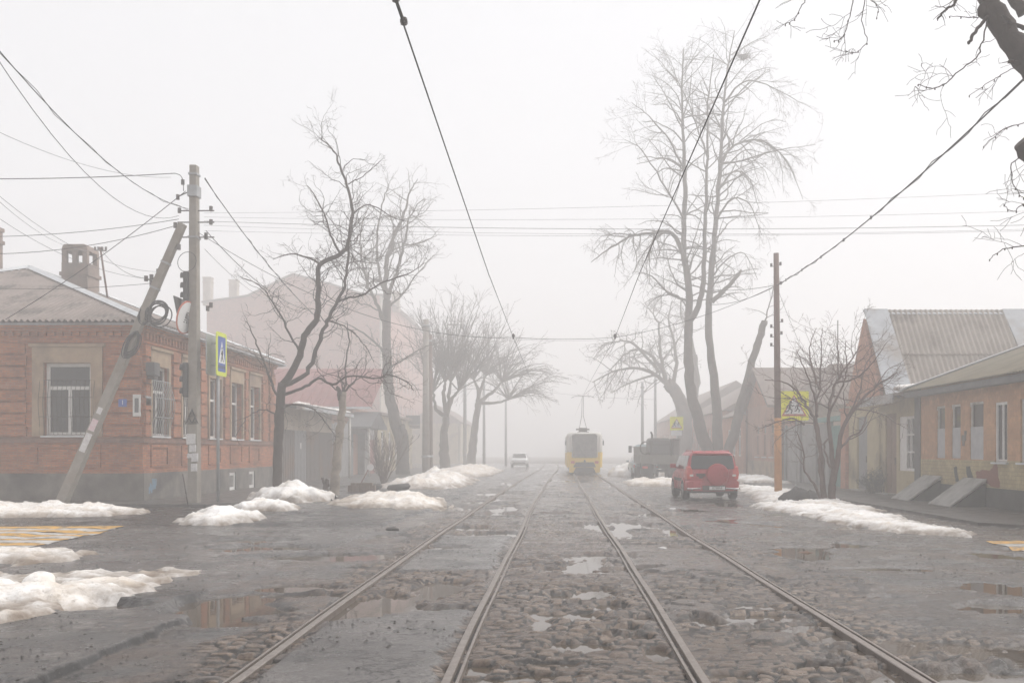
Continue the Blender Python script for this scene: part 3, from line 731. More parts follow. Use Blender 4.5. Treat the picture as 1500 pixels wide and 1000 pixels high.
# --- upright pruned trees further on
def vase(name, label, px, py, D, trunk, tops, Lr, seed, droop=0., n=60, group=None, mat='bark_grey', spread=.55, r0=.42):
    b = P(px, py, D); t = tree(name, label, (b.x, b.y, 0), 'tree', group)
    tr, cr = MB(), MB()
    q, rr = limb(tr, [(b.x,b.y,-.1)]+sk(trunk, D, [0]*len(trunk)), r0, r0*.62, 8, .03, seed, flare=.25)
    rnd = random.Random(seed)
    g = Grower(cr, seed, curl=.12, trop=(0,0,.04-droop), dens=(1.4,1.6,1.6), levels=2, minr=.010, angle=(15,50), lenf=(.3,.55), seg=.4)
    heads = []
    for i, tp in enumerate(tops):
        q2, r2 = limb(tr, sk([trunk[-1]]+tp, D, depths(len(tp)+1, 0, rnd.uniform(-1.5,1.5))), r0*.45, r0*.2, 6, .03, seed+i)
        heads.append((q2[-1], (q2[-1]-q2[-3]).normalized()))
    for k in range(n):
        p, d = heads[k % len(heads)]
        d2 = (d*.7 + Vector((rnd.gauss(0,spread), rnd.gauss(0,spread), .55))).normalized()
        g.shoot(p, d2, rnd.uniform(.45,1)*Lr, .055, 0)
    tr.build('trunk', M[mat], t); cr.build('crown', M[mat], t)
vase('pruned_tree', 'upright pruned tree with long straight shoots beside the concrete tram pole', 653, 692, 75, [(651,670),(650,640),(654,610)],
     [[(650,580),(652,560)],[(662,585),(672,572)],[(640,600),(634,575)],[(658,580),(660,560)]], 6.8, 301, n=74, spread=.34)
vase('round_crowned_tree', 'foggy tree with a heavy drooping crown farthest along the left pavement', 691, 687, 90, [(692,660),(697,620),(700,590)],
     [[(706,565),(712,550)],[(720,575),(735,560)],[(700,570),(694,556)],[(725,590),(745,585)]], 6.2, 331, droop=.15, n=110, spread=.75)

# --- huge poplar behind the red car
b = P(1046, 699, 62); t = tree('poplar_tree', 'huge grey bare poplar with several trunks towering behind the red car', (b.x, b.y, 0))
tr, cr = MB(), MB(); D = 62
limb(tr, [(b.x,b.y,-.1)]+sk([(1046,680),(1046,664)], D, [0,0]), .82, .7, 12, .03, 9, flare=.12)
TR = [([(1040,672),(1024,622),(1012,570),(1008,520),(1009,460),(1008,410),(1001,360),(1003,300),(1002,240),(1000,180),(999,120),(1002,70)], .47, .03, 1.5),
      ([(1052,672),(1051,610),(1045,550),(1038,480),(1041,410),(1048,330),(1055,240),(1060,160),(1066,100),(1076,45)], .40, .03, 2.5),
      ([(1010,470),(1026,440),(1031,390),(1033,310),(1036,230),(1038,150),(1045,80)], .24, .025, -2),
      ([(1060,675),(1074,640),(1086,590),(1102,530),(1113,495),(1120,470)], .40, .24, -1.2)]
qs = []
for i, (pp, r0, r1, dd) in enumerate(TR):
    qs.append(limb(tr, sk(pp, D, depths(len(pp), 0, dd)), r0*.88, r1*.8, 10, .03, 40+i, power=.85))
LM = [([(1006,385),(985,342),(952,342),(925,346),(896,362),(866,384)], .17, .03, -3, -.16),
      ([(1043,442),(1068,418),(1086,396)], .18, .13, 1, 0),
      ([(1119,474),(1124,455),(1133,425),(1140,395)], .06, .015, -.5, .03),
      ([(1056,236),(1076,214),(1112,206),(1150,232),(1176,292)], .11, .02, 2, -.12),
      ([(1052,280),(1074,252),(1098,262),(1112,312)], .09, .02, 3, -.15),
      ([(1046,330),(1070,292),(1098,300),(1116,345)], .08, .02, -2, -.15),
      ([(1062,150),(1090,120),(1130,128),(1190,160)], .08, .015, -2, -.06),
      ([(1001,320),(975,275),(940,220),(915,205)], .09, .015, 2, .0),
      ([(1002,250),(980,205),(950,170),(925,150)], .08, .015, -3, .0),
      ([(1000,190),(975,140),(955,110)], .06, .015, 3, .02),
      ([(1036,230),(1015,170),(990,110),(980,85)], .07, .015, 3, .03),
      ([(1068,92),(1095,66),(1125,52)], .06, .012, 3, .0),
      ([(1008,440),(980,430),(955,405),(930,398)], .09, .02, -4, -.1),
      ([(1055,240),(1085,236),(1130,222),(1195,212)], .08, .015, -4, -.04),
      ([(1040,410),(1065,380),(1090,372),(1110,410)], .07, .015, -3, -.15)]
for i, (pp, r0, r1, dd, tp) in enumerate(LM):
    q, rr = limb(tr, sk(pp, D, depths(len(pp), .5, dd)), r0*.88, r1*.7, 6, .025, 60+i)
    if i == 1: continue
    g = Grower(cr, 400+i, curl=.24, trop=(0,0,tp), dens=(2.2,2.6,2.8), levels=3, minr=.006, lenf=(.28,.55), seg=.3, angle=(25,65))
    g.along(q, rr, plen(q), 1, t0=.15, dens=2.4)
for i, (q, rr) in enumerate(qs[:3]):
    g = Grower(cr, 450+i, curl=.22, trop=(0,0,-.02), dens=(2.0,2.4,2.6), levels=3, minr=.006, lenf=(.16,.28), seg=.3, angle=(40,75))
    g.along(q, rr, plen(q), 1, t0=.36, dens=1.9)
tr.cur = 0
nest = MB(); nest.blob(P(1090,84,64.5), .26, .26, .16, 8, .25, 12, 8)
for k in range(90):
    c_ = P(1090,84,64.5); rnd = random.Random(k); d_ = Vector((rnd.gauss(0,1),rnd.gauss(0,1),rnd.gauss(0,.5))).normalized()
    nest.tube([c_+d_*.2, c_+d_*.5+Vector((rnd.gauss(0,.2),rnd.gauss(0,.2),rnd.gauss(0,.1)))], .012, 3)
tr.build('trunk', M['bark_grey'], t); cr.build('crown', M['bark_grey'], t)
tag(nest.build('birds_nest', M['bark_grey']), 'dark clump of a bird nest high in the poplar crown', 'nest')

# --- stout tree behind, leaning to the left
b = P(1000, 686, 88); t = tree('stout_tree', 'stout foggy tree leaning left with low spreading branches behind the yellow warning sign', (b.x, b.y, 0))
tr, cr = MB(), MB(); D = 88
q, rr = limb(tr, [(b.x,b.y,-.1)]+sk([(1001,670),(1003,630),(1001,600),(990,575),(976,560)], D, [0]*5), .8, .5, 10, .03, 12)
limb(tr, sk([(1003,620),(1012,590),(1020,560),(1018,520)], D, [0,.5,1,1.5]), .6, .2, 8, .05, 13)
LM = [([(990,576),(970,556),(940,540),(905,542),(868,560)], .26, .03, -3),([(978,562),(962,530),(940,512),(915,520),(890,545)], .22, .03, 2),
      ([(976,560),(968,520),(965,480),(950,450)], .2, .03, -2),([(985,570),(990,520),(980,470),(985,440)], .2, .03, 3),
      ([(965,545),(930,505),(905,500),(880,505)], .15, .02, -4),([(1018,522),(1010,480),(1000,450)], .15, .02, 2),([(960,548),(925,560),(895,575)], .12, .02, 3)]
for i, (pp, r0, r1, dd) in enumerate(LM):
    q, rr = limb(tr, sk(pp, D, depths(len(pp), 0, dd)), r0, r1, 6, .06, 80+i)
    g = Grower(cr, 500+i, curl=.28, trop=(0,0,-.03), dens=(1.9,1.9,1.8), levels=3, minr=.011, lenf=(.3,.55), seg=.4)
    g.along(q, rr, plen(q), 1, t0=.12, dens=2.3)
tr.build('trunk', M['bark_grey'], t); cr.build('crown', M['bark_grey'], t)

# --- many stemmed shrub on the right pavement
b = P(1212, 736, 32); t = tree('spreading_shrub', 'reddish brown many stemmed bare shrub growing from the snow strip at the right', (b.x, b.y, 0), 'shrub')
tr, cr = MB(), MB(); D = 32
LM = [([(1219,738),(1222,700),(1228,660),(1236,625),(1258,590),(1285,565),(1315,545)], .115, .012, -1),
      ([(1216,738),(1220,690),(1216,640),(1215,600),(1225,560),(1245,530),(1262,505)], .10, .012, 1),
      ([(1207,738),(1202,690),(1199,650),(1192,612),(1178,588),(1166,572),(1150,560),(1120,556)], .075, .012, -.8),
      ([(1209,738),(1205,700),(1203,655),(1196,610),(1200,570),(1202,530),(1204,480)], .07, .010, .8),
      ([(1204,736),(1194,712),(1180,690),(1176,655),(1165,630)], .055, .010, -1.4),
      ([(1220,690),(1212,675),(1207,650),(1216,640)], .04, .03, -.2),
      ([(1228,660),(1246,640),(1262,630),(1275,600),(1305,590)], .045, .010, 1.5),
      ([(1197,610),(1192,575),(1180,545),(1168,515)], .045, .009, -1.),
      ([(1216,600),(1232,570),(1240,540),(1238,500)], .045, .009, -1.2),
      ([(1200,570),(1190,540),(1186,510),(1196,480)], .04, .008, 1.4),
      ([(1225,560),(1250,555),(1275,535),(1300,500)], .04, .008, -1.5),
      ([(1178,622),(1160,612),(1140,618),(1118,625),(1108,632)], .035, .008, -1.),
      ([(1236,625),(1260,570),(1270,530),(1290,510)], .035, .008, 1.)]
for i, (pp, r0, r1, dd) in enumerate(LM):
    q, rr = limb(tr, sk(pp, D, depths(len(pp), 0, dd)), r0, r1, 8 if r0 > .06 else 6, .018, 120+i)
    g = Grower(cr, 600+i, curl=.30, trop=(0,0,.05), dens=(3.0,3.4,3.4), levels=3, minr=.0040, lenf=(.28,.55), seg=.13, thin=.7, maxl=1.8)
    g.along(q, rr, plen(q), 1, t0=.42 if i < 5 else .15, dens=1.2 if i in (2,7) else 2.9)
tr.build('trunk', M['bark_red'], t); cr.build('crown', M['bark_red'], t)

# --- near tree at the right, trunk outside the frame, limbs reaching in
t = tree('street_tree', 'dark near tree reaching thick sawn limbs into the top right corner', (8.6, 14.2, 0))
tr, cr = MB(), MB(); D = 14
limb(tr, [(8.6,14.2,-.1),(8.55,14.2,2),(8.45,14.1,4),(8.35,14.1,6)], .34, .27, 12, .03, 15, flare=.3)
q, rr = limb(tr, [(8.4,14.1,5.6)]+sk([(1610,240),(1560,150),(1500,85),(1470,42),(1448,0),(1425,-60)], D, [0,0,0,0,0,0]), .20, .14, 10, .02, 16)
limb(tr, sk([(1640,320),(1580,260),(1520,232),(1499,205)], D, [.2,.1,0,0]), .22, .15, 10, .01, 17)
limb(tr, sk([(1440,-20),(1400,-95),(1330,-125),(1262,-72),(1182,-34)], D, [0,.1,.2,.1,0]), .06, .012, 6, .01, 19)
limb(tr, sk([(1462,24),(1442,20),(1438,10)], D, [0,0,0]), .08, .07, 8, .01, 18)
limb(tr, sk([(1500,20),(1480,-10),(1470,-40)], D, [.2,.3,.4]), .09, .06, 8, .01, 18)
TW = [([(1452,20),(1440,32),(1428,48),(1419,64)], .028, .022, -.2),([(1500,42),(1482,34),(1470,22)], .035, .02, -.3),
      ([(1446,30),(1440,60),(1430,85),(1410,100),(1385,122),(1365,130),(1345,124)], .012, .005, -.6),
      ([(1412,-78),(1400,0),(1385,14),(1373,28)], .02, .015, .3),([(1445,24),(1420,26),(1392,24)], .010, .004, .4),
      ([(1500,95),(1485,92),(1478,90)], .04, .02, -.2),
      ([(1266,-70),(1266,0),(1262,30),(1270,60),(1255,77),(1240,75)], .008, .004, .3),([(1256,-66),(1250,-5),(1245,25),(1235,55),(1222,60)], .009, .004, -.4),
      ([(1184,-34),(1180,-5),(1170,15),(1162,30),(1150,36)], .008, .004, 0),([(1275,-80),(1272,-10),(1285,10),(1284,26)], .007, .004, .2),
      ([(1560,140),(1500,100),(1470,108),(1450,120),(1420,140)], .008, .004, .6),([(1560,246),(1500,230),(1480,250),(1490,280),(1500,290)], .01, .005, .3),
      ([(1570,160),(1500,180),(1470,190),(1440,215)], .008, .004, .8),([(1688,330),(1500,360),(1470,365),(1450,380)], .01, .005, .6),([(1640,318),(1510,300),(1485,310),(1470,300)], .008, .004, -.4)]
for i, (pp, r0, r1, dd) in enumerate(TW):
    q, rr = limb(cr, sk(pp, D, depths(len(pp), 0, dd)), r0, r1, 5, .008, 140+i)
    if i in (0,): continue
    g = Grower(cr, 700+i, curl=.34, trop=(0,0,-.05), dens=(5.5,5,5), levels=2, minr=.0032, lenf=(.25,.6), seg=.06)
    g.along(q, rr, plen(q), 1, t0=.15, dens=3.2 if pp[0][0] < 1300 else 1.6 if pp[0][0] > 1600 else 2.6 if pp[0][0] > 1530 else 5)
    for k in range(4):
        cr.blob(q[-1-k*3 % len(q)] + Vector((g.r.gauss(0,.006),g.r.gauss(0,.006),-.012)), .011, .011, .018, k, .2, 5, 4)
tr.build('trunk', M['bark'], t); cr.build('crown', M['bark'], t)
# ------------------------------------------------------------------ houses
def wall(mb, ax, a, sgn, u0, u1, z0, z1, ops=(), depth=.2):
    """outer face of a wall with recessed openings (u0,u1,z0,z1); ax 'x': plane x=a facing sgn"""
    us = sorted({u0, u1} | {o[0] for o in ops} | {o[1] for o in ops}); zs = sorted({z0, z1} | {o[2] for o in ops} | {o[3] for o in ops})
    pt = (lambda u, z, d=0: (a-sgn*d, u, z)) if ax == 'x' else (lambda u, z, d=0: (u, a-sgn*d, z))
    for i in range(len(us)-1):
        for j in range(len(zs)-1):
            cu, cz = (us[i]+us[i+1])/2, (zs[j]+zs[j+1])/2
            if any(o[0] < cu < o[1] and o[2] < cz < o[3] for o in ops): continue
            mb.quad(pt(us[i],zs[j]), pt(us[i+1],zs[j]), pt(us[i+1],zs[j+1]), pt(us[i],zs[j+1]))
    for (p, q, r, s) in ops:
        mb.quad(pt(p,r),pt(p,s),pt(p,s,depth),pt(p,r,depth)); mb.quad(pt(q,r),pt(q,s),pt(q,s,depth),pt(q,r,depth))
        mb.quad(pt(p,r),pt(q,r),pt(q,r,depth),pt(p,r,depth)); mb.quad(pt(p,s),pt(q,s),pt(q,s,depth),pt(p,s,depth))
def window(root, ax, a, sgn, u0, u1, z0, z1, depth=.2, fr=.07, mull=(.5,), trans=(.72,), mat='white', glass='glass', sill=True, low_board=None, arch=0):
    d1, d0 = a-sgn*depth, a-sgn*(depth-.07)
    mb = MB()
    for (p,q,r,s) in ((u0,u0+fr,z0,z1),(u1-fr,u1,z0,z1),(u0+fr,u1-fr,z0,z0+fr),(u0+fr,u1-fr,z1-fr,z1)): mb.wbox(ax, d1, d0, p, q, r, s)
    zt = [z0+(z1-z0)*t for t in trans]
    for z in zt: mb.wbox(ax, d1, d0-sgn*.003, u0+fr, u1-fr, z-fr*.5, z+fr*.5)
    top = zt[0] if zt else z1-fr
    for m_ in mull:
        u = u0+(u1-u0)*m_; mb.wbox(ax, d1, d0-sgn*.006, u-fr*.5, u+fr*.5, z0+fr, top)
    if arch:
        n = 8; 
        for k in range(n):
            w0, w1 = PI*k/n, PI*(k+1)/n; uc = (u0+u1)/2; ru = (u1-u0)/2
            def pp(w, zz): return uc+ru*math.cos(w), zz
            za = z1-arch+arch*math.sin((w0+w1)/2)
            ua, ub = sorted((uc+ru*math.cos(w0), uc+ru*math.cos(w1)))
            mb.wbox(ax, d1, d0+sgn*.03, ua, ub, za, z1+.001)
    f = mb.build('window', M[mat], root)
    pn = MB(); pn.wbox(ax, d1+sgn*.01, d1+sgn*.03, u0+fr*.5, u1-fr*.5, z0+fr*.5, z1-fr*.5); pn.build('pane', M[glass], f)
    if low_board:
        bb = MB(); bb.wbox(ax, d1+sgn*.031, d0+sgn*.02, u0+.01, u1-.01, z0+.01, z0+(z1-z0)*low_board); bb.build('blind_board', M['grey_paint'], f)
    if sill:
        sb = MB(); sb.wbox(ax, d1, a+sgn*.09, u0-.09, u1+.09, z0-.05, z0-.002); sb.build('sill', M['metal_pale'], f)
    return f
def corrugated(mb, o, eu, ev, W, Ls, amp=.028, wave=.19, sub=6, thick=.02):
    """sheet from origin o: eave axis eu (len W), up-slope axis ev; Ls(u)->(start,end) along slope; waves across eu"""
    eu = Vector(eu).normalized(); ev = Vector(ev).normalized(); nn = eu.cross(ev)
    if nn.z < 0: nn = -nn
    n = max(2, int(W/wave*sub)); rows = []
    top = []; 
    for i in range(n+1):
        u = W*i/n; s0, s1 = Ls(u); off = nn*(amp*math.cos(2*PI*u/wave))
        p0 = Vector(o)+eu*u+ev*s0+off; p1 = Vector(o)+eu*u+ev*s1+off
        top.append((p0, p1))
    vs = []; fs = []
    for p0, p1 in top: vs += [p0, p1, p1-nn*thick, p0-nn*thick]
    for i in range(n):
        a, b = i*4, (i+1)*4
        fs += [(a,b,b+1,a+1),(a+3,a+2,b+2,b+3),(a,a+3,b+3,b),(a+1,b+1,b+2,a+2)]
    mb.add(vs, fs, False)

# ================= red brick corner house (left)
CX, CY, EY = -12.9, 31.0, 45.4
root = thing('brick_house', 'red brick corner house with white windows and hipped corrugated roof at the left', 'house', (CX, CY, 0))
LX = -28.4
FW = (-15.96, -14.5, 2.12, 4.38)                        # front window
FW2 = (-20.3, -18.85, 2.12, 4.38); FW3 = (-24.6, -23.15, 2.12, 4.38)
SW = [(31.62,32.95,2.12,4.36),(34.2,35.5,2.12,4.36),(36.85,38.1,2.12,4.36),(39.3,40.7,2.12,4.36),(41.7,43.05,2.12,4.36)]
pan_f = [(u-.05, v+.05, 1.12, 1.80) for u, v, _, _ in (FW, FW2, FW3)]
w = MB(); wall(w, 'y', CY, -1, LX, CX, .95, 5.55, [FW, FW2, FW3], .26); wall(w, 'x', CX, 1, CY, EY, .95, 5.55, SW, .3)
w.quad((LX,EY,0),(CX,EY,0),(CX,EY,5.6),(LX,EY,5.6)); w.quad((LX,CY,0),(LX,EY,0),(LX,EY,5.6),(LX,CY,5.6)); w.quad((LX,CY,5.55),(CX,CY,5.55),(CX,EY,5.55),(LX,EY,5.55))
w.build('wall', M['brick'], root)
pl = MB(); BW = [(39.0,39.75,.10,.80),(41.5,42.25,.10,.80)]
wall(pl, 'y', CY-.07, -1, LX, CX+.07, 0, .95); wall(pl, 'x', CX+.07, 1, CY-.07, EY, 0, .95, BW, .12)
pl.quad((LX,CY-.07,.95),(CX+.07,CY-.07,.95),(CX+.07,CY+.01,.97),(LX,CY+.01,.97)); pl.quad((CX+.07,CY-.07,.95),(CX+.07,EY,.95),(CX-.01,EY,.97),(CX-.01,CY-.07,.97))
pl.build('plinth', M['plinth'], root)
for o_ in BW: window(root, 'x', CX+.07, 1, *o_, depth=.11, fr=.12, mull=(), trans=(), glass='curtain', sill=False)
# brick trim: string courses, pilaster blocks, cornice and dentils
tb = MB()
def both(z0, z1, pr):
    tb.box(LX, CX+pr, CY-pr, CY+.02, z0, z1); tb.box(CX-.02, CX+pr, CY+.021, EY, z0, z1)
both(.955, 1.04, .05); tb.build('string_course', M['brick'], root); tb = MB(); both(1.90, 2.03, .06); both(2.031, 2.06, .03); tb.build('string_course', M['brick_dark'], root); tb = MB(); both(5.02, 5.10, .05); both(5.36, 5.46, .12); both(5.461, 5.62, .18)
for k in range(int((EY-CY-.1)/.26)):
    y = CY+.12+k*.26; tb.box(CX, CX+.09, y, y+.13, 5.13, 5.35)
for k in range(int((CX-LX)/.26)):
    x = CX-.12-k*.26; tb.box(x-.13, x, CY-.09, CY, 5.22, 5.35)
tb.build('cornice', M['brick'], root)
def quoins(ax, a, sgn, u0, u1, z0=2.08, z1=5.0, n=7, pr=.085):
    hgt = (z1-z0)/n; tb = MB()
    for k in range(n):
        e = .0 if k % 2 == 0 else .04
        tb.wbox(ax, a-sgn*.01, a+sgn*pr, u0+e, u1-e, z0+k*hgt+.032, z0+(k+1)*hgt-.032)
    tb.build('pilaster', M['brick'], root)
for (u0, u1) in ((31.02,31.42),(33.3,33.95),(35.85,36.5),(38.45,39.0),(41.02,41.4),(43.4,43.95),(44.5,45.35)): quoins('x', CX, 1, u0, u1)
for (u0, u1) in ((-13.95,-12.93),(-18.4,-16.5),(-22.8,-20.8),(-28.3,-25.1)): quoins('y', CY, -1, u0, u1, n=8)
def sunk(ax, a, sgn, u0, u1, z0, z1):          # framed panel under a window
    tb = MB()
    for (p,q,r,s) in ((u0,u1,z1-.09,z1),(u0,u1,z0,z0+.07),(u0,u0+.09,z0+.071,z1-.091),(u1-.09,u1,z0+.071,z1-.091)): tb.wbox(ax, a-sgn*.01, a+sgn*.045, p, q, r, s)
    tb.build('panel_frame', M['brick'], root)
for u, v, _, _ in SW: sunk('x', CX, 1, u-.05, v+.05, 1.14, 1.84)
for u, v, _, _ in (FW, FW2, FW3): sunk('y', CY, -1, u-.3, v+.3, 1.14, 1.84)
# plaster surrounds
def surround(ax, a, sgn, u0, u1, z0, z1, wide=.16, head=.52):
    pb = MB(); pb.wbox(ax, a-sgn*.01, a+sgn*.07, u0-wide, u1+wide, z1+.004, z1+head)
    pb.wbox(ax, a-sgn*.01, a+sgn*.13, u0-wide-.08, u1+wide+.08, z1+head+.001, z1+head+.09)
    for p, q in ((u0-wide, u0-.003), (u1+.003, u1+wide)): pb.wbox(ax, a-sgn*.01, a+sgn*.066, p, q, z0-.02, z1+.003)
    pb.build('window_surround', M['plaster'], root)
for o_ in SW: surround('x', CX, 1, *o_, wide=.14, head=.5)
for o_ in (FW, FW2, FW3): surround('y', CY, -1, *o_, wide=.36, head=.5)
def grille(win, ax, a, u0, u1, z0, z1, n, bulge, sgn, mat='iron', r=.011):
    g = MB()
    for k in range(n+1):
        u = u0+(u1-u0)*k/n
        zs = [z0+(z1-z0)*i/8 for i in range(9)]
        def pt(z, t): 
            d = a+sgn*(.06+bulge*math.sin(PI*min(1, t*1.15))**2)
            return (d, u, z) if ax == 'x' else (u, d, z)
        g.tube([pt(z, 1-i/8) for i, z in enumerate(zs)], r, 4)
    for f_ in (0, .33, .68, 1):
        z = z0+(z1-z0)*f_; d = a+sgn*(.06+bulge*math.sin(PI*min(1, (1-f_)*1.15))**2)
        g.tube([(d,u0,z),(d,u1,z)] if ax == 'x' else [(u0,d,z),(u1,d,z)], r*1.1, 4)
    g.build('grille', M[mat], win)
fw = window(root, 'y', CY, -1, *FW, depth=.20, fr=.11, trans=(.66,), mull=(.5,)); grille(fw, 'y', CY, FW[0]-.12, FW[1]+.12, 2.15, 3.85, 12, .10, -1, r=.008)
for o_ in (FW2, FW3): window(root, 'y', CY, -1, *o_, depth=.24, fr=.085, trans=(.66,), mull=(.5,))
for i, o_ in enumerate(SW):
    f = window(root, 'x', CX, 1, *o_, depth=.17 if i < 2 else .26, fr=.085, trans=(.64,), mull=(.5,), glass='glass' if i != 1 else 'curtain')
    if i == 0: grille(f, 'x', CX, o_[0]-.05, o_[1]+.12, 2.15, 3.9, 10, .16, 1, 'post_grey', .013)
    if i == 1: grille(f, 'x', CX, o_[0]-.02, o_[1]+.05, 2.15, 3.7, 8, .05, 1)
# roof
rf = MB(); sl = 2.96/7.6; zE = 5.66; ex = CX+.32; ey = CY-.34; AX, AY = ex-7.75, ey+7.75; WID = 15.5
cs = 1/math.sqrt(1+sl*sl); up = lambda dx, dy: (dx*cs, dy*cs, sl*cs)
corrugated(rf, (ex-WID, ey, zE), (1,0,0), up(0,1), WID, lambda u: (0, min(u, WID-u)/cs), .042)
DEP = 15.4
corrugated(rf, (ex, ey, zE), (0,1,0), up(-1,0), DEP, lambda u: (0, min(u, DEP-u, 7.75)/cs), .03)
corrugated(rf, (ex-WID, ey, zE), (0,1,0), up(1,0), DEP, lambda u: (0, min(u, DEP-u, 7.75)/cs), .03)
corrugated(rf, (ex-WID, ey+DEP, zE), (1,0,0), up(0,-1), WID, lambda u: (0, min(u, WID-u, 7.7)/cs), .03)
ro = rf.build('roof', M['slate'], root)
hp = MB(); zA = zE+sl*7.75
def hip(p, q, w=.16):
    p, q = Vector(p), Vector(q); d = (q-p).normalized(); s_ = d.cross(Vector((0,0,1))).normalized(); up_ = s_.cross(d)
    r1 = [p-s_*w-up_*.02, p+up_*.085, p+s_*w-up_*.02]; r2 = [v+(q-p) for v in r1]
    hp.loft([r1, r2], caps=True, smooth=False)
hip((ex-.05,ey+.05,zE+.05),(AX,AY,zA+.04)); hip((ex-WID+.05,ey+.05,zE+.05),(AX,AY,zA+.04)); hip((ex-.05,ey+DEP-.05,zE+.05),(AX,ey+DEP-7.75,zA+.04)); hip((AX,AY,zA+.04),(AX,ey+DEP-7.7,zA+.04))
hp.build('hip_flashing', M['metal_pale'], ro)
gt = MB(); gt.box(ex-.02, ex+.07, ey, ey+DEP, zE-.10, zE-.045); gt.box(ex-WID, ex+.0, CY-.2, CY-.02, zE-.12, zE-.05); gt.box(CX+.02, ex-.05, ey, ey+DEP, zE-.13, zE-.08)
gt.build('eaves_board', M['metal'], root)
def chimney(x, y, z0, z1, wd, roof, crown=True, mat='chimney'):
    c = MB(); h = wd/2
    zb = z1-.75 if crown else z1-.15
    c.box(x-h, x+h, y-h, y+h, z0-.6, zb); c.box(x-h-.06, x+h+.06, y-h-.06, y+h+.06, zb-.5, zb-.36)
    if crown:
        for i in (-1, 0, 1):
            for j in (-1, 1): c.box(x+i*(h-.1)-.09, x+i*(h-.1)+.09, y+j*(h-.09)-.09, y+j*(h-.09)+.09, zb+.001, z1-.28)
        n = 6; pts = [(-h, z1-.28)]+[(-h+ .14*(1-math.cos(PI/2*k/n)), z1-.28+.26*math.sin(PI/2*k/n)) for k in range(1,n+1)]
        pts = pts + [(-u, z) for u, z in reversed(pts)]
        c.prism([(x+u, z) for u, z in pts], 'y', y-h, y+h)
    else: c.box(x-h-.05, x+h+.05, y-h-.05, y+h+.05, zb+.001, z1)
    return c.build('chimney', M[mat], roof)
chimney(-18.95, 39.6, 8.2, 9.78, 1.02, ro); chimney(-22.9, 39.8, 8.3, 10.62, .95, ro, False)

# small things fixed to that house
o = MB().box(-13.62,-13.36, CY-.09, CY-.06, 3.02, 3.26).build('house_number_plate', M['sign_blue']); tag(o, 'small blue house number plate on the brick corner', 'sign')
tm = text_mesh('1', .2); ob = bpy.data.objects.new('numeral', tm); COL.objects.link(ob); ob.parent = o; ob.location = (-13.49, CY-.093, 3.14); ob.rotation_euler = (R(90),0,0); tm.materials.append(M['sign_white'])
t = thing('notice_board', 'narrow white framed notice board beside the first side window', 'sign', (-13.05, CY-.08, 2.75))
mb = MB(); mb.box(-13.17,-12.93,CY-.10,CY-.062,2.72,3.40); mb.build('frame', M['white'], t); mb = MB(); mb.box(-13.11,-12.99,CY-.108,CY-.101,2.84,3.28); mb.build('panel', M['metal_dark'], t)
o = MB().box(CX+.06,CX+.085, 31.05,31.45, 3.08,3.36).build('street_name_plate', M['metal']); tag(o, 'small grey street plate on the brick corner by the notice board', 'sign')
t = thing('junction_box', 'dark square junction box high on the brick corner beside the first side window', 'junction box', (CX+.1, 31.25, 4.1))
mb = MB(); mb.box(CX+.06,CX+.34,31.05,31.5,4.0,4.42); mb.build('case', M['metal_dark'], t, bevel=.02); mb = MB(); mb.box(CX+.1,CX+.3,31.1,31.45,3.9,3.995); mb.build('bracket', M['iron'], t)
o = MB(); o.box(-16.95,-16.72,CY-.08,CY-.056,3.92,4.1); o = o.build('wall_vent', M['plinth_dark']); tag(o, 'dark square vent in the brick wall left of the front window', 'vent')
t = thing('roof_mast', 'thin leaning cable mast on the corner house roof behind its arched chimney', 'mast', (-17.9,38.6,8.2))
a_, b_ = P(158,428,38.6), P(147,362,38.6); mb = MB(); mb.tube([a_-Vector((0,0,.3)), b_], .04, 6); mb.build('pole', M['pole_wood'], t)
mb = MB(); mb.tube([b_+Vector((-.22,0,-.12)), b_+Vector((.24,0,-.14))], .025, 5)
for dx in (-.2,-.07,.08,.22): mb.disc(b_+Vector((dx,0,-.06)), 'z', 0, .045, -.06, .07, 8)
mb.build('insulator', M['ceramic'], t)
# blue spray mark on plinth
o = MB(); rnd = random.Random(4)
for k in range(7):
    y = 31.28+.12*k*.7; z = .30+.07*math.sin(k*2.1)+.04*k; o.box(CX+.071+.0004*k, CX+.073+.0004*k, y, y+.10+.05*rnd.random(), z, z+.2+.18*rnd.random())
o = o.build('paint_mark', M['graffiti_blue']); tag(o, 'patch of blue spray paint on the grey plinth of the brick house', 'graffiti')

# ================= shed with metal gates and canopy (left, behind)
SX = -12.75
root = thing('gate_shed', 'long low shed with brown grey metal gates beyond the brick house', 'shed', (SX, 45.5, 0))
w = MB(); wall(w, 'x', SX, 1, 45.6, 56.3, 2.66, 3.72); w.box(SX-4, SX-.02, 45.55, 56.3, 0, 3.7); w.build('wall', M['plaster_pale'], root)
for i, (u0, u1) in enumerate(((45.6,48.1),(48.15,50.4),(50.45,53.3),(53.35,56.2))):
    g = MB(); g.box(SX-.01, SX+.04, u0, u1, .05, 2.65)
    n = int((u1-u0)/.28)
    for k in range(n+1): g.box(SX+.041, SX+.058, u0+k*(u1-u0-.03)/n, u0+k*(u1-u0-.03)/n+.03, .08, 2.62)
    o = g.build('gate_leaf', M['gate_brown'] if i != 1 else M['door_grey'], root)
mb = MB(); mb.box(SX-4.2, SX+1.1, 45.5, 57.0, 3.72, 3.80); ro = mb.build('roof', M['metal_dark'], root)
mb = MB(); rnd = random.Random(2)
y = 45.8
while y < 57:
    l = rnd.uniform(.3,1.4); mb = MB(); mb.blob((SX+.75, y+l/2, 3.82), .32, l/2, .06+.05*rnd.random(), int(y*9), .2, 10, 6); mb.build('roof_snow', SN[0], ro); y += l+rnd.uniform(.1,1.2)
mb = MB(); mb.box(SX+.85, SX+1.12, 45.5, 57.0, 3.56, 3.716); mb.build('fascia', M['metal'], root)
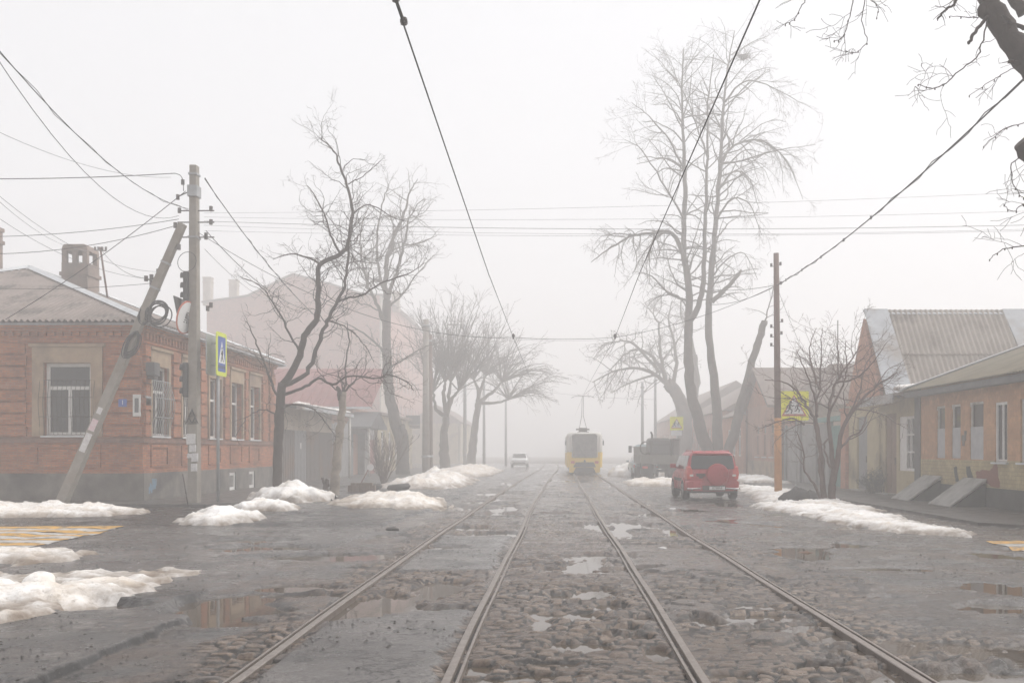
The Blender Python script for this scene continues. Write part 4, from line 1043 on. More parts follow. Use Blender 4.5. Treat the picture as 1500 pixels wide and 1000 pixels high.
mb = MB(); mb.tube([(SX+1.0,56.4,0),(SX+1.0,56.4,3.6)], .07, 8); mb.build('post', M['white_wood'], root)
mb = MB(); mb.box(SX+.05,SX+.07,49.2,49.4,1.75,2.05); tag(mb.build('paper_notice', M['paper']), 'small white notice fixed to the metal gate', 'notice')
root = thing('porch_annex', 'low grey annex with small gabled porch roof and dark doorway beyond the white post', 'annex', (SX, 57, 0))
w = MB(); DO = [(62.3,66.0,.05,2.75)]; wall(w, 'x', SX, 1, 57.02, 69.5, 0, 3.3, DO, .8); w.box(SX-3.6, SX-.82, 57.02, 69.5, 0, 3.3); w.build('wall', M['fence_grey'], root)
mb = MB(); mb.box(SX-.81,SX-.75,62.3,66,.05,2.75); mb.build('door', M['metal_dark'], root)
mb = MB(); mb.prism([(61.2,3.15),(64.1,4.15),(67.2,3.15),(67.2,3.05),(61.2,3.05)], 'x', SX-.3, SX+1.3); mb.build('porch_roof', M['metal_dark'], root)
mb = MB(); mb.tube([(SX+1.1,61.6,0),(SX+1.1,61.6,3.05)], .07, 6); mb.build('post', M['white_wood'], root)
mb = MB(); mb.box(SX+.01,SX+.06,67.3,69.2,.1,2.4); mb.build('gate_leaf', M['roof_red'], root)

# ================= red roof house in front of the tall pink block
root = thing('red_roof_house', 'house with a broad red metal roof seen above the metal gates', 'house', (-18, 63.5, 0))
w = MB(); w.box(-26,-13.2,64.2,69.8,0,4.4); w.build('wall', M['plaster_pink'], root)
mb = MB()
for k in range(28):
    x = -27+k*.54; mb.quad((x,63.6,4.42),(x+.54,63.6,4.42),(x+.54,69.9,7.4),(x,69.9,7.4))
    mb.box(x-.02,x+.02,63.6,63.65,4.43,4.5)
    mb.loft([[(x-.02,63.6,4.43),(x,63.6,4.50),(x+.02,63.6,4.43)],[(x-.02,69.9,7.41),(x,69.9,7.48),(x+.02,69.9,7.41)]], smooth=False)
ro = mb.build('roof', M['roof_red'], root)
mb = MB(); mb.box(-27,-11.9,63.42,63.58,4.32,4.46); mb.build('gutter', M['metal_pale'], root)

# ================= tall foggy pink block behind
root = thing('tall_brick_block', 'tall pinkish brick block with low gables fading into the fog behind the red roof', 'building', (PX(556,112), 112, 0))
prof = [(PX(303,112),0)]+[(PX(a,112),ZZ(b,112)) for a,b in ((303,441),(363,433),(430,401),(482,415),(531,430),(556,432))]+[(PX(556,112),0)]
mb = MB(); mb.prism(prof, 'y', 112.0, 116.0); TZ = ZZ(432,112)
ops = [(116.9+i*3.2, 118.3+i*3.2, z, z+2.0) for i in range(9) for z in (1.6, 5.4, 9.2, 12.6)]
wall(mb, 'x', PX(556,112)+.02, 1, 116.0, 150, 0, TZ, ops, .25); mb.box(PX(303,112),PX(556,112)-.3,116.0,150,0,TZ)
mb.build('wall', M['brick_pink'], root)
rp = [(a,b+.06) for a,b in prof[1:-1]]; rp[0] = (rp[0][0]-.5, rp[0][1]-.1); rp[-1] = (rp[-1][0]+.6, rp[-1][1])
mb = MB(); mb.prism(rp+[(a,b-.15) for a,b in reversed(rp)], 'y', 111.6, 150.5)
ro = mb.build('roof', M['roof_brown'], root)
for (x, y, z, h_) in ((PX(305,113),113,ZZ(440,113),2.6),(PX(343,113),113,ZZ(436,113),2.0),(PX(580,121),121,TZ,1.8)): chimney(x, y, z, z+h_, .9, ro, False, 'plaster_pale')
for o_ in ops: window(root, 'x', PX(556,112)+.02, 1, *o_, depth=.22, fr=.08, sill=False)
mb = MB(); mb.box(PX(556,112)+.02,PX(556,112)+.15,112.0,115.9,0,TZ-.1); mb.build('corner_pilaster', M['plaster_pale'], root)
root = thing('shop_house', 'low pale house with a flat roof under the hanging board, behind the leaning tree', 'house', (-12.8, 71, 0))
mb = MB(); ops = [(72.5+i*3.1, 73.9+i*3.1, 1.0, 3.1) for i in range(5)]; wall(mb, 'x', -12.8, 1, 71, 88, 0, 4.2, ops, .2); mb.box(-15.8,-13.1,71,88,0,4.2); mb.build('wall', M['plaster_yellow'], root)
mb = MB(); mb.box(-16,-12.45,70.8,88.2,4.21,4.4); mb.build('roof', M['roof_brown'], root)
for o_ in ops: window(root, 'x', -12.8, 1, *o_, depth=.18, fr=.1)
root = thing('far_house', 'pale beige house fading into fog beyond the tall block on the left', 'house', (-12.4, 128, 0))
mb = MB(); ops = [(129.4+i*3, 130.7+i*3, 1.4, 3.5) for i in range(7)]; wall(mb, 'x', -12.4, 1, 128, 152, 0, 5.2, ops, .2); mb.box(-19,-12.7,128,152,0,5.2); mb.build('wall', M['plaster_yellow'], root)
mb = MB(); mb.prism([(-19.3,5.2),(-15.6,7.6),(-12.0,5.2)], 'y', 127.6, 152.4); mb.build('roof', M['roof_brown'], root)
for o_ in ops: window(root, 'x', -12.4, 1, *o_, depth=.18, fr=.08, sill=False)
root = thing('far_house', 'foggy house closing the right side of the street in the distance', 'house', (12.4, 96, 0))
mb = MB(); ops = [(97.4+i*3, 98.7+i*3, 1.4, 3.5) for i in range(8)]; wall(mb, 'x', 12.4, -1, 96, 124, 0, 5.0, ops, .2); mb.box(12.7,22,96,124,0,5.0); mb.build('wall', M['plaster_pink'], root)
mb = MB(); mb.prism([(12.0,5.0),(17.2,8.4),(22.4,5.0)], 'y', 95.6, 124.4); mb.build('roof', M['roof_brown'], root)
for o_ in ops: window(root, 'x', 12.4, -1, *o_, depth=.18, fr=.08, sill=False)
root = thing('far_house', 'low foggy house between stout tree and the distant street end on the right', 'house', (12.4, 72, 0))
mb = MB(); ops = [(74+i*3.2, 75.3+i*3.2, 1.4, 3.4) for i in range(6)]; wall(mb, 'x', 12.4, -1, 72.5, 94, 0, 4.6, ops, .2); mb.box(12.7,22,72.5,94,0,4.6); mb.build('wall', M['brick_pink'], root)
mb = MB(); mb.prism([(12.0,4.6),(17.2,7.6),(22.4,4.6)], 'y', 72.1, 94.4); mb.build('roof', M['roof_brown'], root)
for o_ in ops: window(root, 'x', 12.4, -1, *o_, depth=.18, fr=.08, sill=False)

# ================= right: near house with tiled wall
RX = 12.1; Y0, Y1 = 15.0, 33.6
root = thing('tiled_house', 'low house with orange and cream tiled front and narrow arched windows at the right edge', 'house', (RX, Y1, 0))
WN = [(31.05,31.75,1.42,3.06),(29.85,30.55,1.42,3.06),(28.25,29.2,1.40,3.06),(26.75,27.5,1.34,2.98),(25.0,26.0,1.34,3.0),(22.6,23.6,1.34,3.0),(20.2,21.2,1.34,3.0)]
w = MB(); wall(w, 'x', RX, -1, Y0, Y1-.5, 1.38, 3.75, [(a,b,max(c,1.38),d) for a,b,c,d in WN], .16); w.box(RX+.17, RX+7, Y0, Y1, 0, 3.7); w.build('wall', M['tile_orange'], root)
w = MB(); wall(w, 'x', RX-.012, -1, Y0, Y1-.5, .62, 1.379, [(a,b,c-.02,1.379) for a,b,c,d in WN if c < 1.379], .172); w.build('wall_base', M['tile_cream'], root)
w = MB(); w.box(RX-.05, RX+.16, Y0, Y1-.5, 0, .62); w.build('plinth', M['plinth_dark'], root)
mb = MB(); mb.box(RX-.04, RX+.16, Y1-.5, Y1, 0, 3.6); mb.build('corner_board', M['metal_dark'], root)
for i, o_ in enumerate(WN):
    if i < 3: window(root, 'x', RX, -1, *o_, depth=.12, fr=.06, mull=(), trans=(), mat='white_wood', low_board=.57, sill=False, arch=.16)
    elif i == 3: window(root, 'x', RX, -1, *o_, depth=.10, fr=.075, mull=(.45,), trans=())
    else: window(root, 'x', RX, -1, *o_, depth=.12, fr=.075, mull=(), trans=(.6,), mat='white_wood')
def patch(poly, seed=0, mt='paint_dark'):
    pa = MB()
    rnd = random.Random(seed); out = []
    for i in range(len(poly)):
        a, b2 = poly[i], poly[(i+1) % len(poly)]
        for k in range(4): out.append((a[0]+(b2[0]-a[0])*k/4+rnd.uniform(-.03,.03), a[1]+(b2[1]-a[1])*k/4+rnd.uniform(-.025,.025)))
    pa.prism(out, 'x', RX-.016, RX-.0125); pa.build('paint_patch', M[mt], root)
patch([(30.35,1.15),(30.1,1.18),(29.95,.72),(30.2,.72)], 1); patch([(29.4,1.18),(29.15,1.2),(28.75,.66),(29.05,.65),(29.35,.9)], 2)
patch([(28.75,1.05),(28.2,1.12),(27.75,1.1),(27.5,1.3),(27.35,1.28),(27.15,.65),(27.7,.64),(28.3,.82),(28.65,.8)], 3, 'paint_rust')
pa = MB(); pa.box(RX-.016,RX-.003,29.45,29.75,1.95,2.12); pa.box(RX-.016,RX-.003,29.55,29.7,1.8,1.949); pa.box(RX-.016,RX-.003,29.4,29.56,2.121,2.24); pa.build('bare_patch', M['plinth'], root)
rf = MB(); pit = math.tan(R(20)); c_ = math.cos(R(20))
corrugated(rf, (RX-.45, Y0-.3, 3.66), (0,1,0), (c_,0,math.sin(R(20))), Y1+.3-Y0, lambda u: (0, 6.2/c_), .022, .17)
ro = rf.build('roof', M['slate_moss'], root)
mb = MB(); p0 = Vector((RX-.5,Y1+.02,3.68)); p1 = p0+Vector((6.25,0,6.25*pit))
mb.loft([[p0+Vector((0,-.1,.055)),p0+Vector((0,.12,.055)),p0+Vector((0,.12,-.12)),p0+Vector((0,.09,-.12)),p0+Vector((0,.09,.03)),p0+Vector((0,-.1,.03))],
         [p1+Vector((0,-.1,.055)),p1+Vector((0,.12,.055)),p1+Vector((0,.12,-.12)),p1+Vector((0,.09,-.12)),p1+Vector((0,.09,.03)),p1+Vector((0,-.1,.03))]], smooth=False)
mb.build('verge_flashing', M['metal_pale'], ro)
mb = MB(); mb.box(RX-.40, RX-.34, Y0-.2, Y1, 3.42, 3.60); mb.box(RX-.339, RX, Y0-.2, Y1-.001, 3.44, 3.47); mb.build('fascia', M['metal_dark'], root)
mb = MB(); mb.prism([(RX,3.6),(RX+6,3.6),(RX+6,3.6+6*pit)], 'y', Y1-.15, Y1-.02); mb.build('gable_board', M['fence_grey'], root)
mb = MB(); 
for y in (21.6,): mb.box(RX-.1,RX,y,y+.08,0,3.4)
mb.build('downpipe', M['metal'], root)
for i, (y0, y1_, lab) in enumerate(((31.2,32.75,'sloping concrete cellar hatch at the far end of the tiled house'),(27.9,29.5,'sloping concrete cellar hatch nearer the camera at the tiled house'))):
    t = thing('cellar_hatch', lab, 'cellar hatch', (RX-.5, (y0+y1_)/2, 0), 0, 'cellar hatches against the tiled house')
    mb = MB(); mb.prism([(RX-1.0,.06),(RX-.06,.06),(RX-.06,.72)], 'y', y0+.05, y1_-.05); mb.build('cheek', M['plinth_dark'], t)
    n_ = Vector((-.66,0,.94)).normalized(); a0, a1 = Vector((RX-1.08,0,.06)), Vector((RX-.055,0,.78)); d_ = Vector((.0,0,.06))
    mb = MB(); mb.prism([(a0.x,a0.z),(a1.x,a1.z),(a1.x,a1.z+.09),(a0.x-.05,a0.z+.03)], 'y', y0, y1_); mb.build('slab', M['concrete_wet'], t, bevel=.015)

# ================= right: vestibule and gabled orange brick house
root = thing('entrance_lean_to', 'grey lean-to entrance with brown door and white glazed window between tiled house and gabled house', 'lean-to', (RX+.2, 35.3, 0))
VX0 = RX+.02
w = MB(); OP = [(35.55,36.75,.12,3.0),(33.75,35.3,.95,2.85)]; wall(w, 'x', VX0, -1, 33.62, 37.3, 0, 3.5, OP, .12); w.box(VX0+.13, VX0+3.4, 33.62, 37.3, 0, 3.5); w.build('wall', M['plaster_yellow'], root)
mb = MB(); mb.box(VX0+.05,VX0+.11,35.55,36.75,.12,3.0)
for z0,z1 in ((.3,1.2),(1.35,2.1),(2.25,2.85)):
    for y0,y1_ in ((35.65,36.1),(36.2,36.65)): mb.box(VX0+.035,VX0+.049,y0,y1_,z0,z1)
d = mb.build('door', M['door_brown'], root); mb = MB(); mb.tube([(VX0+.0,35.68,1.15),(VX0+.0,35.68,1.4)], .02, 5); mb.build('handle', M['iron'], d)
mb = MB()
for (p,q,r,s) in ((33.75,33.83,.95,2.85),(34.62,34.70,.95,2.85),(35.22,35.3,.95,2.85),(33.83,34.62,.95,1.05),(33.83,34.62,2.75,2.85),(33.83,34.62,1.58,1.63),(33.83,34.62,2.18,2.23)): mb.box(VX0+.04,VX0+.1,p,q,r,s)
mb.box(VX0+.043,VX0+.097,34.2,34.25,1.051,2.749); mb.box(VX0+.05,VX0+.09,34.701,35.219,.95,2.85)
f = mb.build('window', M['white'], root); mb = MB(); mb.box(VX0+.103,VX0+.115,33.8,34.65,1,2.8); mb.build('pane', M['curtain'], f)
mb = MB(); mb.prism([(VX0-.75,3.50),(VX0+3.5,4.15),(VX0+3.5,4.25),(VX0-.75,3.60)], 'y', 33.7, 37.5); ro = mb.build('roof', M['roof_brown'], root)
mb = MB(); mb.box(VX0-.78,VX0-.73,33.7,37.5,3.28,3.58); mb.build('fascia', M['metal'], root)
mb = MB(); mb.blob((VX0+.6,34.6,3.80), 1.0, .85, .16, 4, .15, 14, 8); mb.build('roof_snow', SN[0], ro)
mb = MB(); mb.box(VX0-.01,VX0-.003,33.8,34.5,.18,.62); mb.build('cream_patch', M['tile_cream'], root)
mb = MB(); mb.box(VX0-.35,VX0-.002,35.45,36.85,.0,.12); mb.build('step', M['concrete_wet'], root)
t = thing('small_bush', 'small dark twiggy bush against the wall left of the brown door', 'bush', (VX0-.25,37.15,0)); mb = MB(); g = Grower(mb, 91, curl=.3, trop=(0,0,.03), dens=(6,6), levels=2, minr=.006, seg=.08)
for k in range(46): g.shoot(Vector((VX0-.25+.1*g.r.gauss(0,1),37.15+.2*g.r.gauss(0,1),.05)), Vector((g.r.gauss(-.1,.25),g.r.gauss(0,.35),1)), g.r.uniform(.4,.95), .012, 0)
mb.build('stems', M['paint_dark'], t)

root = thing('gabled_house', 'house with a pointed orange brick gable to the street and a tall pale corrugated roof', 'house', (RX, 39.3, 0))
GA, GB, GM = 37.35, 41.3, 39.3; zg, za = 4.0, 6.85
w = MB(); OPG = [(38.85,40.15,.12,3.0)]; wall(w, 'x', RX, -1, GA, GB, 0, 3.55, OPG, .15); w.box(RX+.16, RX+6.2, GA, GB, 0, 3.9); w.build('wall', M['plaster_yellow'], root)
mb = MB(); mb.box(RX+.07,RX+.13,38.85,40.15,.12,3.0); mb.box(RX+.06,RX+.07,38.95,40.05,.25,1.4); mb.box(RX+.06,RX+.07,38.95,40.05,1.55,2.85); d = mb.build('door', M['door_grey'], root)
mb = MB(); mb.box(RX+.02,RX+.055,39.0,39.08,1.2,1.45); mb.build('handle', M['iron'], d)
mb = MB(); mb.box(RX-.3,RX+.02,38.7,40.3,.0,.12); mb.build('step', M['concrete_wet'], root)
mb = MB(); mb.prism([(GA,3.551),(GB,3.551),(GB,zg),(GM,za),(GA,zg)], 'x', RX-.01, RX+.15); mb.build('gable', M['brick_orange'], root)
mb = MB(); mb.box(RX-.12, RX-.011, GA, GB, 3.5, 3.62); mb.build('cornice', M['brick_orange'], root)
rf = MB(); sv = Vector((0, GM-GA+.9, za-zg+1.0)).normalized(); Lr = math.hypot(GM-GA+.9, 3.35); eav = Vector((RX+.35, GM-(GM-GA)-.9, za+.1-3.35))
corrugated(rf, eav, (1,0,0), sv, 5.6, lambda u: (0, Lr*.5), .032, .2)
corrugated(rf, eav+Vector((0,-.03,.04)), (1,0,0), sv, 5.6, lambda u: (Lr*.47, Lr), .032, .2)
sv2 = Vector((0, -(GB-GM+.5), 3.35)).normalized()
corrugated(rf, (RX+.35, GB+.5, za+.1-3.35*.9), (1,0,0), sv2, 5.6, lambda u: (0, Lr*.9), .032, .19)
ro = rf.build('roof', M['slate_pale'], root)
mb = MB(); ev = eav - Vector((0,0,0)); tp = ev + sv*Lr
def slab(p, q, r_, s_, th=.04):
    n_ = (Vector(q)-Vector(p)).cross(Vector(s_)-Vector(p)).normalized()*th
    mb.add([p,q,r_,s_]+[tuple(Vector(x)+n_) for x in (p,q,r_,s_)], [(0,1,2,3),(4,5,6,7),(0,1,5,4),(1,2,6,5),(2,3,7,6),(3,0,4,7)])
up_ = Vector((0,-.02,.05))
slab(ev+Vector((-.42,0,0))+up_, ev+Vector((.6,0,0))+up_, tp+Vector((.5,0,0))+up_, tp+Vector((-.42,0,0))+up_)          # street verge
slab(ev+Vector((5.2,0,0))+up_, ev+Vector((6.2,0,0))+up_, tp+Vector((5.9,0,0))+up_, tp+Vector((5.0,0,0))+up_)
slab(tp+Vector((-.42,.1,.06)), tp+Vector((5.9,.1,.06)), tp+Vector((5.9,-.2,-.14)), tp+Vector((-.42,-.2,-.14)))
mb.build('verge_flashing', M['metal'], ro)
mb = MB(); mb.box(RX-.14, RX+.3, 41.32, 42.0, 0, 3.3); mb.box(RX-.2, RX+.36, 41.26, 42.06, 3.301, 3.42); tag(mb.build('brick_pillar', M['brick_orange']), 'red brick gate pillar beside the gabled house', 'pillar')

# ================= right: gates, grey fence, hipped house behind, pink gabled house
t = thing('teal_gate', 'teal green metal gate left of the red brick pillar', 'gate', (RX+.1, 43.6, 0))
mb = MB(); mb.box(RX+.1,RX+.14,42.05,44.3,.1,2.75)
for k in range(8): mb.box(RX+.08,RX+.099,42.1+k*.27,42.14+k*.27,.12,2.7)
mb.build('leaf', M['teal'], t); mb = MB(); mb.box(RX-.1,RX+.3,42.02,46.2,2.95,3.15); mb.build('lintel', M['teal'], t)
mb = MB(); mb.box(RX+.05,RX+.2,44.32,44.5,0,2.94); mb.build('post', M['metal_dark'], t)
t = thing('board_fence', 'tall grey board fence behind the spreading shrub', 'fence', (RX+.1, 49, 0))
mb = MB(); y = 44.55; rnd = random.Random(3)
while y < 53.4: mb.box(RX+.1+rnd.uniform(0,.02), RX+.14, y, y+.235, .08, 2.9+rnd.uniform(-.04,.04)); y += .25
mb.build('board_panel', M['fence_grey'], t)
for y in (46.5,49.6,52.7):
    mb = MB(); mb.box(RX+.0,RX+.09,y,y+.12,0,3.0); mb.build('post', M['metal_dark'], t)
root = thing('hip_roof_house', 'grey house with a brown hipped roof set behind the board fence', 'house', (15, 52, 0))
w = MB(); w.box(12.9,19.5,48.8,55.5,0,4.0); w.build('wall', M['plaster_pale'], root)
mb = MB(); e0, e1, f0, f1 = 12.3,20.1,48.2,56.1; r0_, r1_ = (14.3,52.2,6.2),(18.2,52.2,6.2)
mb.quad((e0,f0,3.9),(e1,f0,3.9),r1_,r0_); mb.add([(e0,f0,3.9),r0_,(e0,f1,3.9)],[(0,1,2)]); mb.quad((e0,f1,3.9),(e1,f1,3.9),r1_,r0_); mb.add([(e1,f0,3.9),r1_,(e1,f1,3.9)],[(0,1,2)]); mb.quad((e0,f0,3.9),(e1,f0,3.9),(e1,f1,3.9),(e0,f1,3.9))
for k in range(30):
    u = k/30; x = e0+(e1-e0)*u
    top_ = Vector((max(r0_[0],min(r1_[0],x)),52.2,6.2)); lim = 1.0 if r0_[0] <= x <= r1_[0] else ((x-e0)/(r0_[0]-e0) if x < r0_[0] else (e1-x)/(e1-r1_[0]))
    a_ = Vector((x,f0,3.92)); b_ = a_+Vector((0,4.0*lim,2.3*lim)); mb.tube([a_,b_], .03, 4)
mb.build('roof', M['roof_brown'], root)
mb = MB(); mb.tube([(14.1,50,5),(14.1,50,8.2)], .03, 5); mb.build('aerial', M['iron'], root)
root = thing('pink_gabled_house', 'pinkish house with a pointed gable and tall narrow windows behind the orange based pole', 'house', (RX, 60, 0))
WP = [(58.1+i*2.0, 59.1+i*2.0, 1.3, 3.1) for i in range(4)]; WP = [(55.6,56.5,1.3,3.2),(57.6,58.5,1.3,3.2),(59.6,60.5,1.3,3.2)]
w = MB(); wall(w, 'x', RX, -1, 53.6, 63.2, 0, 4.3, WP, .15); w.box(RX+.17,RX+7,53.6,63.2,0,4.3); w.build('wall', M['plaster_pink'], root)
mb = MB(); mb.box(RX-.05,RX-.003,53.6,63.2,0,1.05); mb.build('plinth', M['plaster'], root)
mb = MB(); mb.prism([(55.6,4.301),(63.4,4.301),(59.5,6.4)], 'x', RX-.02, RX+.2); mb.build('gable', M['brick_orange'], root)
mb = MB(); rp = [(55.1,4.2),(59.5,6.62),(63.9,4.2),(63.9,4.05),(59.5,6.45),(55.1,4.05)]; mb.prism(rp, 'x', RX-.45, RX+7); mb.build('roof', M['roof_brown'], root)
for o_ in WP: window(root, 'x', RX, -1, *o_, depth=.1, fr=.09, mull=(.5,), trans=(.7,), mat='plaster_pink')
mb = MB(); mb.box(RX-.12,RX-.021,63.0,63.12,0,4.2); mb.build('downpipe', M['paint_rust'], root)
root = thing('orange_house', 'orange plastered house half hidden behind poplar trunk and red car', 'house', (RX, 67, 0))
WP = [(65+i*2.0, 65.9+i*2.0, 1.3, 3.1) for i in range(3)]
w = MB(); wall(w, 'x', RX-.1, -1, 63.5, 72.2, 0, 4.0, WP, .15); w.box(RX+.07,RX+7,63.5,72.2,0,4.0); w.build('wall', M['brick_orange'], root)
mb = MB(); mb.prism([(RX-.5,3.95),(RX+3.6,6.0),(RX+7.4,3.95)], 'y', 63.3, 72.3); mb.build('roof', M['roof_brown'], root)
for o_ in WP: window(root, 'x', RX-.1, -1, *o_, depth=.1, fr=.08, sill=False)
# ------------------------------------------------------------------ poles, signs
gz = .1
t = thing('concrete_pole', 'upright square concrete utility pole with paper notices at the left corner', 'utility pole', (-10.93, 30, 0))
PXX, PY = -10.93, 30.0; HP = ZZ(243, 30)
mb = MB(); mb.loft([[(PXX-a,PY-b,z),(PXX+a,PY-b,z),(PXX+a,PY+b,z),(PXX-a,PY+b,z)] for a,b,z in ((.15,.185,0),(.13,.16,5),(.11,.145,HP-.9),(.105,.14,HP))], smooth=False)
mb.build('shaft', M['concrete'], t, bevel=.02)
for bb_ in ((PXX-.15,PXX+.14,PY-.19,PY+.19,HP-.95,HP-.62),(PXX-.13,PXX+.13,PY-.165,PY+.165,HP-.3,HP-.24),(PXX-.14,PXX+.14,PY-.18,PY+.18,HP-2.2,HP-2.14)): MB().box(*bb_).build('clamp_band', M['post_grey'], t)
mb = MB()
for z in (HP-1.35, HP-1.7, HP-2.15):
    mb.tube([(PXX-.5,PY,z),(PXX+.6,PY,z)], .02, 5)
mb.tube([(PXX-.1,PY,HP-.75),(PXX-.45,PY-.1,HP-.95)], .02, 5)
for k, (x, z) in enumerate(((-.45,HP-1.35),(.5,HP-1.3),(.5,HP-1.7),(.35,HP-2.1),(-.5,HP-.95),(-.35,HP-.5),(.35,HP-2.15),(.5,HP-4.2),(.4,HP-4.3))): 
    MB().disc((PXX+x,PY,z), 'z', 0, .055, -.07, .08, 8).build('insulator', M['ceramic'], t)
mb.build('crossarm', M['iron'], t)
mb = MB(); rnd = random.Random(8)
for (x,z,w_,h_) in ((-.03,2.0,.26,.32),(.02,1.72,.2,.22),(.08,1.45,.2,.26),(.06,1.15,.18,.24),(-.08,1.5,.12,.14)):
    mb = MB(); mb.add([(PXX+x-w_/2,PY-.215,z-h_/2),(PXX+x+w_/2,PY-.215,z-h_/2+.02),(PXX+x+w_/2-.02,PY-.207,z+h_/2),(PXX+x-w_/2,PY-.207,z+h_/2-.02),(PXX+x-w_/2,PY-.18,z-h_/2),(PXX+x+w_/2,PY-.18,z-h_/2),(PXX+x+w_/2,PY-.17,z+h_/2),(PXX+x-w_/2,PY-.17,z+h_/2)],[(0,1,2,3),(0,1,5,4),(1,2,6,5),(2,3,7,6),(3,0,4,7)]); mb.build('paper_notice', M['paper'], t)
mb = MB()
for k in range(3):          # stencilled triangle of triangles
    for (cx, cz) in ((0,.42),(-.09,.2),(.09,.2)):
        s_ = .10-.03*k; pts = [(cx-s_,cz-.09+.03*k),(cx+s_,cz-.09+.03*k),(cx,cz+.14-.03*k)]
        for i in range(3):
            a_, b_ = pts[i], pts[(i+1)%3]; mb.tube([(PXX+a_[0],PY-.197+.0*k,2.35+a_[1]),(PXX+b_[0],PY-.197,2.35+b_[1])], .008, 4)
mb.build('stencil_mark', M['black'], t)
A = P(88,740,29.2); A.z = 0; B = P(268,328,29.7)
t = thing('leaning_strut', 'leaning concrete strut propped against the upright concrete pole, with torn paper notices', 'pole strut', (A.x, A.y, 0))
d_ = (B-A).normalized(); sx = d_.cross(Vector((0,1,0))).normalized(); sy = sx.cross(d_)
def ring(p, a, b): return [p-sx*a-sy*b, p+sx*a-sy*b, p+sx*a+sy*b, p-sx*a+sy*b]
mb = MB(); mb.loft([ring(A-d_*.3,.148,.16), ring(A.lerp(B,.5),.118,.13), ring(B,.105,.11)], smooth=False); mb.build('shaft', M['concrete'], t, bevel=.02)
for f_ in (.77,.86): p = A.lerp(B,f_); MB().loft([ring(p-d_*.03,.118,.128), ring(p+d_*.03,.118,.128)], smooth=False).build('clamp_band', M['post_grey'], t)
mb = MB()
for i, (f_, w_, h_) in enumerate(((.215,.18,.42),(.245,.18,.2),(.285,.18,.36),(.335,.14,.2))):
    mb = MB()
    p = A.lerp(B, f_); hw = .285-.15*f_
    fr_ = p - sy*(.167-.06*f_)
    mb.add([fr_-sx*w_/2-d_*h_/2, fr_+sx*w_/2-d_*h_/2, fr_+sx*w_/2+d_*h_/2, fr_-sx*w_/2+d_*h_/2]+[q+sy*.06 for q in (fr_-sx*w_/2-d_*h_/2, fr_+sx*w_/2-d_*h_/2, fr_+sx*w_/2+d_*h_/2, fr_-sx*w_/2+d_*h_/2)], [(0,1,2,3),(0,1,5,4),(1,2,6,5),(2,3,7,6),(3,0,4,7)]); mb.build('paper_notice', M['paper_pink' if i == 2 else 'paper'], t)
mb = MB()
for (x,y) in ((240,394),(232,398),(222,406),(214,408),(222,415),(257,330),(262,362)):
    p = P(x,y,29.6); q = A+d_*((p-A).dot(d_)); mb = MB(); mb.tube([q,p], .018, 5); mb.disc(p,'z',0,.06,-.08,.08,8); mb.build('insulator', M['ceramic'], t)
def torus(mb, c, ax1, ax2, R_, r, n=24):
    pts = [Vector(c)+ax1*(R_*math.cos(2*PI*k/n))+ax2*(R_*math.sin(2*PI*k/n)) for k in range(n+1)]; mb.tube(pts, r, 5, caps=False)
for i, (px, py, D_, R_, ex, lab) in enumerate(((231,459,29.5,.31,.9,'large coil of black cable hung high on the leaning strut'),(193,506,29.3,.38,.42,'narrow coil of black cable on the lower part of the leaning strut'),(298,455,0,0,0,''),(275,387,29.8,.3,.9,'thin loop of wire hanging between strut and concrete pole'))):
    if not lab: continue
    mb = MB(); c_ = P(px,py,D_); rnd = random.Random(i)
    for k in range(9 if i < 2 else 1):
        torus(mb, c_+Vector((rnd.gauss(0,.035),.02*k-.06,rnd.gauss(0,.05))), Vector((ex*rnd.uniform(.85,1.05),.25,.12)), Vector((.28 if i==1 else 0,.1,1)).normalized(), R_*rnd.uniform(.85,1.1), .017 if i < 2 else .010)
    if i == 0:
        for k in range(6): torus(mb, c_+Vector((-.38+rnd.gauss(0,.04),-.05+.02*k,-.05+rnd.gauss(0,.04))), Vector((.55,.3,.1)), Vector((0,.1,1)).normalized(), .24*rnd.uniform(.85,1.1), .017)
    tag(mb.build('cable_coil', M['wire']), lab, 'cable coil')
# traffic signal heads, seen from the side
for i, (px, py0, py1, D_, lab) in enumerate(((272,398,441,29.9,'dark traffic signal head high on the concrete pole above the round sign'),(271,531,582,29.9,'dark traffic signal head halfway up the concrete pole in front of a window'))):
    zt, zb = ZZ(py0,D_), ZZ(py1,D_); x = (px-VX)/F*D_
    t = thing('traffic_signal', lab, 'traffic signal', (x, D_, zb))
    mb = MB(); mb.box(x-.03,x+.13,D_-.18,D_+.18,zb,zt); mb.build('housing', M['black'], t, bevel=.05)
    h3 = (zt-zb)/3
    for k in range(3):
        mb = MB(); c_ = Vector((x-.03,D_,zb+h3*(k+.5)))
        ws = [PI*(-.15)+PI*1.3*j/10 for j in range(11)]
        mb.loft([[c_+Vector((dx,.13*math.cos(w),.13*math.sin(w))) for w in ws] for dx in (0,-.09)], caps=False, smooth=True, close=False)
        mb.build('visor', M['black'], t)
        mb = MB(); mb.disc(c_,'x',0,.11,-.02,.0,14); mb.build('lens', M['glass'], t)
    mb = MB(); mb.box(x+.13,PXX-.1,D_-.03,D_+.03,zb+.2,zb+.27); mb.box(x+.13,PXX-.1,D_-.03,D_+.03,zt-.27,zt-.2); mb.build('bracket', M['iron'], t)
